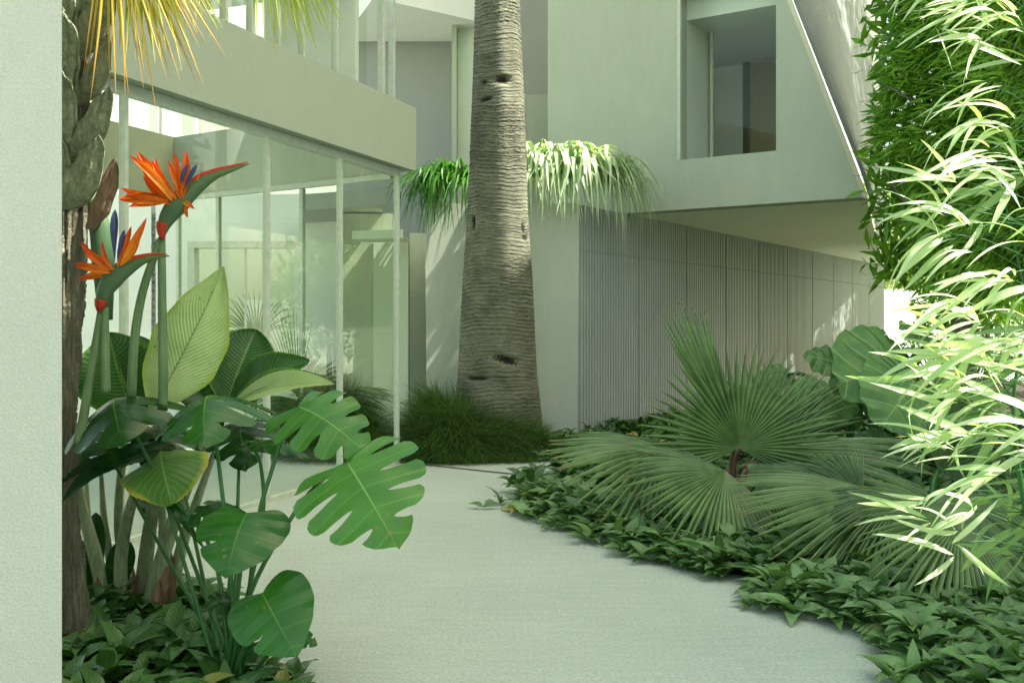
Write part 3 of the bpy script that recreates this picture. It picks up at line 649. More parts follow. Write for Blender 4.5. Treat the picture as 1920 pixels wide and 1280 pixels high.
# ---- arching blades in the tall planter
def tuft(name, lab, c, n, reach, drop, rise, wd, az0, az1, mat, seed, cat='plant', group=None, spread=(.25, .12)):
    g = np.random.default_rng(seed); a = Acc(); o = thing(name, lab, cat, tuple(c), group)
    for i in range(n):
        az = R(g.uniform(az0, az1)); out = V(math.cos(az), math.sin(az), 0); k = g.uniform(.45, 1.0); s = V(g.normal() * spread[0], g.normal() * spread[1], g.uniform(-.03, .03))
        p0 = Vector(c) + s; rs = rise * g.uniform(.3, 1.5)
        pts = bez([p0, p0 + out * reach * k * .35 + V(0, 0, rs), p0 + out * reach * k * .8 + V(0, 0, rs * .75 - drop * .2), p0 + out * reach * k * g.uniform(.85, 1.2) + V(g.normal() * .05, 0, -drop * g.uniform(.15, 1.15))], 12)
        side = out.cross(V(0, 0, 1)); side = (side + V(g.normal() * .3, g.normal() * .3, 0)).normalized(); v = []; uv = []
        for j, p_ in enumerate(pts):
            f = j / 11; hw = wd * .5 * min(1, .35 + f * 3) * (1 - f ** 2.2) + .001
            t_ = (pts[min(j + 1, 11)] - pts[max(j - 1, 0)]).normalized(); up = side.cross(t_)
            v += [tuple(p_ - side * hw), tuple(p_ - up * hw * .35), tuple(p_ + side * hw)]; uv += [(0, f), (.5, f), (1, f)]
        q = [[3 * j + m_, 3 * j + m_ + 1, 3 * j + m_ + 4, 3 * j + m_ + 3] for j in range(11) for m_ in range(2)]
        a.add(v, [q], uv, g.uniform(0, 1))
    a.build('foliage', M[mat], o); return o
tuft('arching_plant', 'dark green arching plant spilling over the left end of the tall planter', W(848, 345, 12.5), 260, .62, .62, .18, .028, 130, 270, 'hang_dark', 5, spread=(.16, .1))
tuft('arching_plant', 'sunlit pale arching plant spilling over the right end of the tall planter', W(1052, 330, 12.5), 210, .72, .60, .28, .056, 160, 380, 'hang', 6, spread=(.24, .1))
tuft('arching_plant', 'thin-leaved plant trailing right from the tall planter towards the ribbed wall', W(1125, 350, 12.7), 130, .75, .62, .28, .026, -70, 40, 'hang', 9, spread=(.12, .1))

# ---- fine ornamental grass
def grass_mound(name, lab, cx, cy, rx, ry, h, n, seed, L=.42):
    g = np.random.default_rng(seed); o = thing(name, lab, 'grass plant', (cx, cy, 0))
    a = Acc(); az = g.uniform(0, 2 * np.pi, n); rr = np.sqrt(g.uniform(0, 1, n)); lump = 1 + .22 * np.sin(az * 3 + seed) * rr
    x = cx + np.cos(az) * rr * rx * lump; y = cy + np.sin(az) * rr * ry; z = h * np.sqrt(np.clip(1 - rr ** 2.6, 0, 1)) * g.uniform(.25, 1, n) * (1 + .18 * np.sin(x * 6 + 1))
    d = np.stack([np.cos(az) * rr * 1.1, np.sin(az) * rr * 1.1, np.full(n, .9) - rr * .75], -1) + g.normal(size=(n, 3)) * .22
    P = np.stack([x, y, np.maximum(z - .12, 0)], -1)
    scatter(a, template(4, .35, 0., 'blade'), P, d, d * 0 + np.array([0, 0, 1.]) + np.stack([np.cos(az), np.sin(az), az * 0], -1) * .5 + g.normal(size=(n, 3)) * .3, g.uniform(.6, 1.1, n) * L, np.full(n, .006), g.uniform(0, 1, n))
    a.build('foliage', M['grass'], o)
grass_mound('fine_grass', 'fine dark green grass mound in front of the thick palm trunk', -.62, 10.95, .58, .42, .66, 13000, 3)
grass_mound('fine_grass', 'lower lighter grass mound at the right foot of the thick palm trunk', .02, 11.0, .46, .36, .34, 8000, 4, .34)
grass_mound('fine_grass', 'dark grass mound standing in for the grass reflected in the corner panes', -1.95, 11.0, .52, .42, .72, 9000, 5)  # added behind the panes in place of a mirror image of the grass

# ---- narrow-leaved tree at right
def narrow_tree():
    cx, cy = 5.2, 10.8; t = thing('narrow_leaved_tree', 'dense tree with glossy narrow green leaves at upper right', 'tree', (4.72, 10.6, 0))
    g = np.random.default_rng(21); a = Acc(); n = 62000
    z = g.uniform(1.75, 6.6, n); depth = g.exponential(.16, n)
    base = 4.0 + np.clip(3.9 - z, 0, 2) * .17 + .07 * np.sin(z * 3.1) + .06 * np.sin(z * 6.7 + 1)
    # front shell runs to the right and a little back
    s = g.uniform(0, 1, n) ** .85 * 3.6
    bump_ = .16 * np.sin(s * 3.5 + z * 2.2) + .10 * np.sin(s * 8 - z * 5) + .08 * np.sin(z * 9 + s * 2)
    x = base + s; y = 10.0 + np.abs(np.clip(.8 - s, 0, 1)) ** 2 * .9 + bump_ + depth * .9
    z = z + .0 * s
    P = np.stack([x + depth * .2, y, z], -1)
    fld = np.sin(s * 2.3 + z * 1.9) * .35
    d = np.stack([-.85 + .3 * fld, -.35 + 0 * z, -.35 + fld], -1) + g.normal(size=(n, 3)) * .26
    nn = np.array([-.25, -.7, .6]) + g.normal(size=(n, 3)) * .45
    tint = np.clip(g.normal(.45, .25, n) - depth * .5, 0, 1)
    keep = ~((z < 2.4) & (g.uniform(0, 1, n) < (2.4 - z) * 1.1))
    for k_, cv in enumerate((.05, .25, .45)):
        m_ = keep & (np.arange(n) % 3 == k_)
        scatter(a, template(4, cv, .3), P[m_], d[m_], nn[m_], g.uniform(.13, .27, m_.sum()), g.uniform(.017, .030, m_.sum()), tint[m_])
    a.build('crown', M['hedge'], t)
    a = Acc(); add_tube(a, [W(1812, 905, 10.6), W(1806, 600, 10.6), W(1800, 300, 10.7), W(1800, -50, 10.9)], [.115, .095, .09, .07], 60, 14)
    for q in range(6): add_tube(a, [W(1802, 420 - q * 70, 10.7), W(1700 + 30 * (q % 3), 380 - q * 80, 10.5), W(1660 + 200 * (q % 2), 320 - q * 80, 10.3)], [.035, .008], 8, 6)
    a.build('trunk', M['royal'], t)
    # inner shade mass of leaves
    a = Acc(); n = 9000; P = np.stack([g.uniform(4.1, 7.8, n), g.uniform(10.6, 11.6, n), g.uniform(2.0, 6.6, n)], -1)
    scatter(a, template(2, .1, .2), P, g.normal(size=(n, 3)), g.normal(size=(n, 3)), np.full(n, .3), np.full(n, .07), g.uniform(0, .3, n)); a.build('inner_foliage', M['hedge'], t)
narrow_tree()

# ---- giant round leaves
def ears():
    t = thing('elephant_ear_plant', 'elephant ear plant with giant round mottled leaves by the ribbed wall', 'plant', (3.4, 9.0, 0))
    root = V(3.3, 9.1, 0)
    L_ = [((1700, 690, 8.6), (1568, 722, 8.3), (-.15, -.85, .5), 1.0, .5), ((1715, 712, 8.3), (1650, 800, 8.0), (.1, -.9, .45), .95, .7), ((1690, 655, 9.3), (1590, 640, 9.2), (-.1, -.55, .8), .7, .15),
          ((1585, 690, 9.6), (1505, 668, 9.6), (-.1, -.6, .75), .85, .05), ((1560, 735, 9.0), (1495, 790, 8.8), (-.2, -.8, .6), .9, .55), ((1470, 700, 10.2), (1415, 720, 10.2), (0, -.6, .8), .8, .2),
          ((1500, 850, 8.2), (1590, 835, 8.0), (.1, -.6, .8), .7, .5), ((1340, 800, 9.0), (1282, 840, 8.8), (-.1, -.8, .6), .8, .5), ((1640, 640, 9.9), (1560, 660, 9.9), (0, -.5, .9), .7, .1),
          ((1760, 640, 9.2), (1690, 625, 9.0), (0, -.5, .8), .9, .2), ((1620, 760, 9.4), (1560, 700, 9.4), (-.1, -.8, .5), 1., .3), ((1530, 800, 9.2), (1450, 770, 9.2), (-.1, -.8, .5), 1., .2), ((1700, 850, 8.6), (1620, 900, 8.4), (-.1, -.8, .5), 1., .1)]
    for b, tp, N_, wd, ti in L_:
        a = Acc(); B_ = W(*b); T_ = W(*tp); add_heart(a, B_, T_, N_, wd, 0, bow=.10, fold=.10, ripple=.035, tint=ti, shape=ROUND, lobes=7)
        lf = a.build('leaf', M['ear'], t)
        a = Acc(); add_tube(a, [root + V(random.uniform(-.2, .2), random.uniform(-.1, .1), 0), root.lerp(B_, .6) + V(0, .1, .3), B_], [.03, .015], 12, 7); a.build('stalk', M['petiole'], t)
ears()

# ---- fan palms
FP = 'fan palms in the right bed'
def fan_palm(name, lab, base, fans, stems, group=FP):
    t = thing(name, lab, 'palm', tuple(base), group)
    for f in fans:
        hub, tip, N_, span, ns, kw = f
        a = Acc(); add_fan(a, tuple(W(*hub)), tuple(W(*tip)), N_, span, ns, **kw); a.build('fan_leaf', M['fan'], t)
        a = Acc(); b = Vector(base) + V(random.uniform(-.08, .08), random.uniform(-.05, .05), .02); h = W(*hub)
        add_tube(a, [b, b.lerp(h, .55) + V(0, .05, .12), h], [.022, .011], 12, 7); a.build('stalk', M[stems], t)
    return t
fan_palm('fan_palm', 'fan palm with upright grey-green fan and leaning young spear, centre of the bed', (1.62, 7.15, 0), [
    ((1388, 838, 6.9), (1402, 628, 6.95), (.05, -1, .15), 240, 44, dict(cup=.16, droop=.05, split=.56, minr=.84, tint=.6)),
    ((1380, 830, 6.95), (1264, 556, 7.0), (.5, -1, .1), 27, 11, dict(cup=.0, droop=.0, split=.6, minr=.80, tint=.8, wfac=1.15)),
    ((1252, 840, 7.3), (1048, 872, 6.9), (-.1, -.62, .9), 140, 32, dict(cup=.08, fold=.40, droop=.05, minr=.78, tint=.65)),
    ((1360, 882, 6.75), (1262, 1000, 6.2), (0, -.8, .55), 165, 36, dict(cup=.05, droop=.09, minr=.88, tint=.75, fold=.1)),
    ((1440, 845, 7.2), (1745, 812, 7.0), (0, -.35, .95), 90, 28, dict(cup=.05, fold=.5, droop=.08, minr=.7, tint=.55)),
    ((1430, 850, 7.6), (1560, 700, 7.9), (0, -.9, .5), 140, 40, dict(cup=.1, droop=.1, minr=.8, tint=.35)),
    ((1400, 872, 6.9), (1600, 900, 6.6), (0, -.7, .8), 120, 34, dict(cup=.05, fold=.3, droop=.2, minr=.8, tint=.4)),
], 'stem_brown')
fan_palm('fan_palm', 'fan palm with wide drooping leaves at the right side of the bed', (2.45, 5.9, 0), [
    ((1662, 925, 6.1), (1395, 958, 5.75), (-.05, -.55, .9), 105, 30, dict(cup=.06, fold=.32, droop=.06, minr=.82, tint=.7)),
    ((1800, 975, 5.3), (1680, 1105, 4.95), (-.1, -.85, .5), 170, 36, dict(cup=.05, droop=.12, minr=.85, tint=.8)),
    ((1700, 935, 5.9), (1560, 1040, 5.5), (-.1, -.7, .7), 130, 40, dict(cup=.05, fold=.2, droop=.25, minr=.75, tint=.45)),
    ((1760, 930, 5.7), (1900, 1080, 5.3), (.1, -.85, .5), 140, 36, dict(cup=.05, droop=.2, minr=.8, tint=.5)),
    ((1760, 880, 6.2), (1870, 800, 6.0), (.1, -.85, .5), 150, 40, dict(cup=.05, droop=.2, minr=.8, tint=.3)),
    ((1620, 930, 6.4), (1500, 850, 6.6), (-.1, -.75, .7), 120, 34, dict(cup=.05, droop=.15, minr=.8, tint=.4)),
], 'petiole')
fan_palm('fan_palm', 'dark upright fan palm at right between giant round leaves and bamboo', (3.95, 8.4, 0), [
    ((1785, 800, 8.3), (1738, 556, 8.3), (-.1, -1, .1), 70, 22, dict(cup=.05, droop=.05, split=.3, minr=.85, tint=.25, wfac=1.1)),
    ((1800, 790, 8.4), (1850, 600, 8.4), (.1, -1, .1), 80, 26, dict(cup=.05, droop=.08, split=.3, minr=.85, tint=.2)),
    ((1810, 850, 7.9), (1900, 880, 7.8), (.1, -1, .3), 180, 40, dict(cup=.05, droop=.18, split=.3, minr=.85, tint=.3)),
], 'petiole')
fan_palm('fan_palm', 'fan palm seen through the glass panes of the left wing', (-2.35, 10.95, 0), [
    ((560, 745, 11.2), (508, 570, 11.2), (.1, -1, .1), 55, 20, dict(cup=.02, droop=.02, split=.3, minr=.8, tint=.5)),
    ((590, 740, 11.1), (740, 725, 10.9), (0, -.5, .9), 120, 34, dict(cup=.05, fold=.5, droop=.2, minr=.75, tint=.2)),
    ((560, 750, 11.1), (500, 840, 10.9), (0, -.9, .4), 150, 34, dict(cup=.05, droop=.2, minr=.8, tint=.1)),
    ((570, 745, 11.2), (620, 640, 11.2), (0, -.9, .4), 110, 30, dict(cup=.05, droop=.3, minr=.8, tint=.2)),
], 'petiole', group=None)
fan_palm('fan_palm', 'small palm in front of the green wall inside the framed opening', (-4.1, 15.6, 0), [
    ((480, 640, 15.6), (470, 520, 15.6), (0, -1, .1), 120, 22, dict(cup=.02, droop=.2, split=.3, minr=.8, tint=.9)),
    ((480, 645, 15.5), (420, 690, 15.5), (0, -1, .1), 150, 22, dict(cup=.02, droop=.2, split=.3, minr=.8, tint=.7)),
], 'petiole', group=None)

# ---- hanging fronds top left
def hanging():
    t = thing('hanging_palm_fronds', 'yellowing and lime palm fan leaves hanging into the top left corner', 'palm frond', tuple(W(300, -260, 4.3)))
    for hub, tip, N_, span, ns, mt, kw in (
        ((205, -210, 4.15), (292, 150, 4.05), (0, -1, .1), 44, 19, 'fan_yellow', dict(cup=.0, droop=.05, split=.5, minr=.88, tint=.5, jitter=.12, wfac=.8)),
        ((250, -190, 4.25), (330, 90, 4.2), (0, -1, .1), 50, 16, 'fan_lime', dict(cup=.0, droop=.05, split=.55, minr=.85, tint=.7, jitter=.14, wfac=.8)),
        ((225, -160, 4.3), (300, 95, 4.25), (0, -1, .1), 60, 18, 'fan_yellow', dict(cup=.0, droop=.05, split=.5, minr=.8, tint=.2, jitter=.1, wfac=.8)),
        ((330, -200, 4.4), (410, 60, 4.4), (0, -1, .1), 18, 6, 'fan_lime', dict(cup=.0, droop=.05, split=.5, minr=.85, tint=.6, jitter=.1, wfac=.8)),
        ((480, -230, 4.3), (568, 70, 4.2), (0, -1, .1), 34, 17, 'fan_lime', dict(cup=.0, droop=.05, split=.6, minr=.88, tint=.4, jitter=.1, wfac=.9)),
        ((500, -230, 4.4), (600, 55, 4.3), (0, -1, .1), 26, 12, 'fan_lime', dict(cup=.0, droop=.05, split=.6, minr=.88, tint=.1, jitter=.1, wfac=.9))):
        a = Acc(); add_fan(a, tuple(W(*hub)), tuple(W(*tip)), N_, span, ns, **kw); a.build('fan_leaf', M[mt], t)
        a = Acc(); h = W(*hub); add_tube(a, [h, h + V(-.1, .1, .25), W(150, -420, 4.4)], [.012, .02], 10, 6); a.build('stalk', M['petiole'], t)
hanging()

# ---- palm with old frond bases, left
def boot_palm():
    D = 4.35; t = thing('shaggy_palm', 'palm trunk with old frond bases standing against the stucco wall', 'tree', tuple(W(145, 1250, D) * 1) if False else (xat(135, D), D, 0))
    prof = [(-200, 95, 160), (380, 100, 164), (600, 98, 152), (760, 96, 140), (950, 96, 142), (1100, 98, 158), (1300, 92, 188)]
    zz = np.array([zat(p[0], D) for p in prof])[::-1]; cx = np.array([xat((p[1] + p[2]) / 2, D) for p in prof])[::-1]; rr = np.array([(p[2] - p[1]) / 2 / F * D for p in prof])[::-1]
    nz, na = 500, 72; z = np.linspace(-.02, zz[-1], nz); c = np.interp(z, zz, cx); r = np.interp(z, zz, rr); g = np.random.default_rng(5)
    an = np.linspace(0, 2 * np.pi, na, endpoint=False); Z, A_ = np.meshgrid(z, an, indexing='ij')
    disp = .006 * np.sin(A_ * 17 + 3 * np.sin(Z * 4)) + .004 * np.sin(A_ * 31 + 6 * np.sin(Z * 3)) + .006 * np.sin(Z * 22 + np.sin(A_ * 2)) * np.sin(A_ * 3 + Z * 7) + .002 * g.normal(size=Z.shape)
    rad = r[:, None] + disp; P = np.stack([c[:, None] + rad * np.cos(A_), D + rad * np.sin(A_), Z], -1).reshape(-1, 3)
    i, j = np.meshgrid(np.arange(nz - 1), np.arange(na), indexing='ij'); j2 = (j + 1) % na
    q = np.stack([i * na + j, i * na + j2, (i + 1) * na + j2, (i + 1) * na + j], -1).reshape(-1, 4)
    a = Acc(); a.add(P, [q], None, (.6 + .3 * np.clip(disp.ravel() * 60, -1, .3)) * np.where(P[:, 2] > zat(400, D), .3, 1)); a.build('trunk', M['fibre'], t)  # tint darkens the trunk behind the frond bases, painting shaded gaps
    # frond bases: broad clasping scales, free pointed upper end bending outwards
    def boot(cl, wds, dd, roll, mat='boot', tint=.8):
        n_, m_ = 30, 9; ps = bez([W(x_, y_, D + dd - .05 * k_ / len(cl)) for k_, (x_, y_) in enumerate(cl)], n_ + 1); v = []; uv = []
        ws = np.interp(np.linspace(0, 1, n_ + 1), np.linspace(0, 1, len(wds)), wds) / F * D; ph = cl[0][1] * .7
        for thick in (0, 1):
            for i_, p_ in enumerate(ps):
                f = i_ / n_; t_ = (ps[min(i_ + 1, n_)] - ps[max(i_ - 1, 0)]).normalized()
                nn = Vector((roll, -1, .1)); nn = (nn - t_ * nn.dot(t_)).normalized(); sd = t_.cross(nn)
                tip = 1 if f < .86 else math.sqrt(max(.02, 1 - ((f - .86) / .14) ** 2 * .9))
                for k in range(-m_, m_ + 1):
                    u = k / m_; hw = ws[i_] * .5 * tip * (1 + .05 * math.sin(f * 17 + u * 3 + ph))
                    z_ = ws[i_] * (.34 * (1 - u * u) + .05 * math.sin(u * 9 + ph + f * 5) * f + .02 * math.sin(u * 31 + f * 3)) + .03 * f * f - thick * (.010 + .02 * (1 - f)) + .012 * abs(u) ** 3 * f * 3
                    v.append(tuple(p_ + sd * (u * hw) + nn * z_ + t_ * (.025 * u * f * math.sin(ph)))); uv.append((.5 + u * .5, f))
        k = 2 * m_ + 1; N1 = (n_ + 1) * k
        q = [[i_ * k + j_, i_ * k + j_ + 1, (i_ + 1) * k + j_ + 1, (i_ + 1) * k + j_] for i_ in range(n_) for j_ in range(2 * m_)]
        q += [[x_ + N1 for x_ in f_[::-1]] for f_ in q]
        q += [[i_ * k, (i_ + 1) * k, (i_ + 1) * k + N1, i_ * k + N1] for i_ in range(n_)] + [[i_ * k + k - 1, (i_ + 1) * k + k - 1, (i_ + 1) * k + k - 1 + N1, i_ * k + k - 1 + N1] for i_ in range(n_)] + [[n_ * k + j_, n_ * k + j_ + 1, n_ * k + j_ + 1 + N1, n_ * k + j_ + N1] for j_ in range(2 * m_)]
        a = Acc(); a.add(v, [q], uv, tint); a.build('frond_base', M[mat], t)
    boot([(168, 430), (188, 390), (204, 345), (216, 298)], [16, 34, 30, 14], -.10, .6, 'stem_brown')
    boot([(112, 380), (146, 352), (171, 315), (188, 262)], [34, 66, 56, 30], -.17, .1)
    boot([(108, 330), (118, 290), (128, 245)], [40, 46, 30], -.14, -.3)
    boot([(122, 290), (158, 264), (185, 228), (205, 170)], [26, 52, 46, 26], -.15, .2)
    boot([(118, 268), (128, 210), (134, 138)], [36, 46, 42], -.17, -.2)
    boot([(138, 190), (170, 162), (190, 124), (199, 74)], [18, 42, 38, 18], -.13, .3)
    boot([(118, 168), (128, 100), (140, 32)], [40, 58, 50], -.18, -.2)
    boot([(136, 106), (170, 64), (190, 16), (200, -60)], [24, 56, 56, 40], -.15, .2)
    boot([(116, 60), (124, 0), (130, -80)], [40, 54, 40], -.19, -.2)
    boot([(150, 20), (176, -30), (190, -90)], [30, 50, 40], -.13, .2)
boot_palm()

# ---- bird of paradise
def bird():
    t = thing('bird_of_paradise', 'bird of paradise plant with large paddle leaves and orange flowers, left', 'plant', (xat(260, 4.9), 4.9, 0))
    def pad(b, tp, N_, wd, mt, **kw):
        a = Acc(); add_paddle(a, tuple(W(*b)), tuple(W(*tp)), N_, wd, **kw); return a.build('leaf', M[mt], t)
    pad((283, 772, 4.55), (420, 500, 4.7), (.15, -1, .0), .60, 'strel_pale', point=.55, bow=.04, fold=-.22, ripple=.014, tint=.6, waist=.54, bend=.02, notch=.03)
    pad((262, 800, 4.95), (205, 622, 4.9), (-.1, -.8, .6), .95, 'strel_dark', bow=.12, fold=.25, ripple=.012, tint=.6, waist=.6)
    pad((300, 790, 5.0), (255, 628, 4.95), (.2, -.8, .6), .6, 'strel_dark', bow=.12, fold=.25, ripple=.012, tint=.3, waist=.6)
    pad((422, 762, 4.8), (480, 618, 4.95), (.1, -.9, .4), .95, 'strel_dark', bow=.05, fold=.3, ripple=.016, tint=.15, waist=.55)
    pad((430, 752, 4.85), (582, 676, 4.7), (.2, -.85, .5), .48, 'strel_dark', bow=.12, fold=.2, ripple=.012, tint=.4, waist=.5)
    pad((432, 765, 4.6), (628, 720, 4.5), (.1, -.75, .75), .28, 'strel_pale', bow=.12, fold=.5, ripple=.006, tint=.4, waist=.5)
    pad((430, 762, 4.65), (610, 708, 4.6), (.0, -.5, .9), .34, 'strel_dark', bow=.12, fold=.3, ripple=.006, tint=.9, waist=.5)
    pad((305, 846, 4.45), (322, 945, 4.1), (.0, -.75, .8), .95, 'strel_yellow', bow=.22, fold=-.45, ripple=.012, tint=.7, waist=.42, notch=.02)
    pad((330, 838, 4.4), (118, 935, 4.2), (-.1, -.6, .8), .30, 'monstera_dark', bow=.10, fold=.4, tint=.2)
    pad((290, 858, 4.35), (112, 905, 4.3), (-.1, -.4, .9), .34, 'monstera_dark', bow=.08, fold=.3, tint=.4)
    pad((285, 855, 4.5), (175, 880, 4.5), (-.1, -.8, .6), .3, 'strel_dark', bow=.08, fold=.3, tint=.9)
    pad((235, 1010, 5.0), (215, 1120, 4.9), (.3, -1, .2), .5, 'monstera_dark', bow=.08, fold=.3, tint=.0)
    pad((262, 920, 5.0), (295, 975, 4.9), (.3, -1, .2), .5, 'monstera_dark', bow=.08, fold=.3, tint=.5)
    pad((180, 960, 5.0), (175, 1130, 4.9), (.3, -1, .2), .25, 'monstera_dark', bow=.08, fold=.3, tint=.0)
    pad((345, 700, 5.2), (420, 800, 5.0), (.3, -1, .2), .5, 'monstera_dark', bow=.08, fold=.3, tint=.1)
    for pts, r0 in (
        ([(210, 1175, 4.9), (178, 1040, 4.9), (150, 930, 4.9), (140, 840, 4.8)], .030),
        ([(232, 1175, 4.9), (226, 1060, 4.85), (242, 960, 4.8), (270, 880, 4.7), (290, 800, 4.6)], .026),
        ([(262, 1150, 5.0), (278, 1010, 4.9), (298, 880, 4.7), (300, 780, 4.6)], .030),
        ([(272, 1160, 4.85), (318, 1000, 4.8), (362, 880, 4.7), (400, 800, 4.7), (428, 752, 4.8)], .028),
        ([(315, 1140, 4.95), (342, 1020, 4.9), (372, 930, 4.85), (412, 820, 4.8)], .024),
        ([(300, 1160, 5.05), (305, 1000, 5.1), (300, 850, 5.1)], .022), ([(215, 1100, 5.1), (196, 980, 5.1), (188, 860, 5.0)], .018),
        ([(245, 1120, 5.1), (222, 980, 5.1), (236, 820, 5.0), (255, 790, 5.0)], .020), ([(190, 1140, 4.95), (168, 1000, 4.95), (160, 860, 4.95)], .016)):
        a = Acc(); add_tube(a, [W(*p_) for p_ in pts], [r0 * 1.4, r0 * 1.2, r0 * .85, r0 * .45], 26, 16, .7, groove=.14); a.build('stalk', M['strel_stem'], t)
    # dry sheaths at the base
    for b, tp, wd in (((310, 1150, 4.85), (322, 1035, 4.85), .28), ((255, 1160, 4.9), (250, 1060, 4.9), .16), ((190, 1150, 4.85), (183, 1080, 4.85), .3), ((296, 1150, 4.8), (300, 1085, 4.8), .3)):
        a = Acc(); add_paddle(a, tuple(W(*b)), tuple(W(*tp)), (.3, -1, .1), wd, bow=.05, fold=.8, tint=.8); a.build('dry_sheath', M['stem_brown'], t)
    # flowers
    def flower(D, bract, petals, blues, stem, red):
        for st in stem:
            a = Acc(); add_tube(a, [W(x_, y_, D + .02) for x_, y_ in st], [.016, .019, .021], 16, 12, .6, groove=.06); a.build('flower_stalk', M['flower_stem'], t)
        a = Acc(); P_ = [W(x_, y_, D) for x_, y_, _ in bract]; add_tube(a, P_, [r_ / F * D for _, _, r_ in bract], 30, 14, .5, .8); f = a.build('flower', M['spathe'], t)
        a = Acc(); add_tube(a, [p_ + V(-.004, -.004, .3 * bract[k][2] / F * D + .004) for k, p_ in enumerate(P_[1:])], [r_ * .62 / F * D for _, _, r_ in bract[1:]], 30, 10, .6, .7); a.build('red_rim', M['red'], f)
        a = Acc(); add_tube(a, [W(x_, y_, D - .004) for x_, y_, _ in red], [r_ / F * D for _, _, r_ in red], 10, 10, .5); a.build('collar', M['red'], f)
        for k, (bx, by, tx, ty, wd) in enumerate(petals):
            a = Acc(); dz = .02 * ((k * 7) % 5 - 2); add_paddle(a, tuple(W(bx, by, D - .03)), tuple(W(tx, ty, D - .03 + dz)), (.2 * ((k % 3) - 1), -1, .1), wd, bow=.08 * (1 if k % 2 else -1), fold=.9, tint=(k * .37) % 1, waist=.5, n=14, m=3, bend=.06 * ((k % 3) - 1)); a.build('petal', M['petal'], f)
        for bx, by, tx, ty in blues:
            a = Acc(); add_paddle(a, tuple(W(bx, by, D - .05)), tuple(W(tx, ty, D - .06)), (.2, -1, .1), .16, bow=.03, fold=1.2, tint=.5, waist=.7, n=12, m=2); a.build('blue_petal', M['blue'], f)
    flower(4.2, [(303, 440, 7), (312, 412, 15), (333, 383, 21), (362, 354, 17), (400, 330, 9), (440, 316, 4.5), (467, 307, 1)],
           [(334, 384, 262, 306, 0.15), (336, 380, 284, 300, 0.13), (332, 382, 236, 364, 0.14), (342, 378, 336, 296, 0.13), (330, 385, 256, 284, 0.20), (325, 380, 243, 292, 0.16), (325, 375, 226, 352, 0.17), (320, 380, 224, 374, 0.20), (322, 378, 242, 388, 0.23), (335, 372, 292, 298, 0.19), (338, 375, 326, 286, 0.19), (340, 375, 348, 282, 0.20), (330, 378, 268, 330, 0.23), (345, 372, 316, 300, 0.16), (348, 385, 352, 408, 0.35), (345, 380, 366, 392, 0.31), (345, 370, 380, 318, 0.09), (322, 385, 250, 372, 0.17)],
           [(335, 360, 352, 306), (342, 362, 370, 308)], [[(303, 445), (304, 560), (306, 700), (305, 770)], [(300, 450), (268, 545), (252, 640), (246, 752)]], [(306, 418, 13), (303, 430, 10), (305, 448, 5)])
    flower(4.05, [(188, 578, 6), (194, 552, 14), (212, 522, 20), (238, 502, 16), (268, 488, 8), (295, 481, 4), (318, 480, 1)],
           [(212, 508, 150, 452, 0.20), (210, 512, 140, 495, 0.23), (210, 515, 146, 525, 0.22), (214, 505, 192, 452, 0.20), (220, 500, 246, 424, 0.20), (224, 500, 275, 408, 0.16), (222, 500, 236, 440, 0.20), (214, 508, 160, 470, 0.23), (226, 498, 262, 452, 0.12)],
           [(216, 495, 216, 392), (220, 495, 234, 430)], [[(190, 582), (172, 690), (155, 790), (146, 830)], [(196, 576), (197, 660), (198, 735)]], [(190, 562, 13), (187, 574, 10), (184, 584, 3)])
    a = Acc(); P_ = [W(198, 600, 4.3), W(194, 500, 4.3), W(186, 420, 4.3), W(172, 378, 4.3), W(150, 360, 4.3)]; add_tube(a, P_, [.03, .048, .045, .02, .004], 26, 12, .2, .7); a.build('bract', M['spathe'], t)
bird()

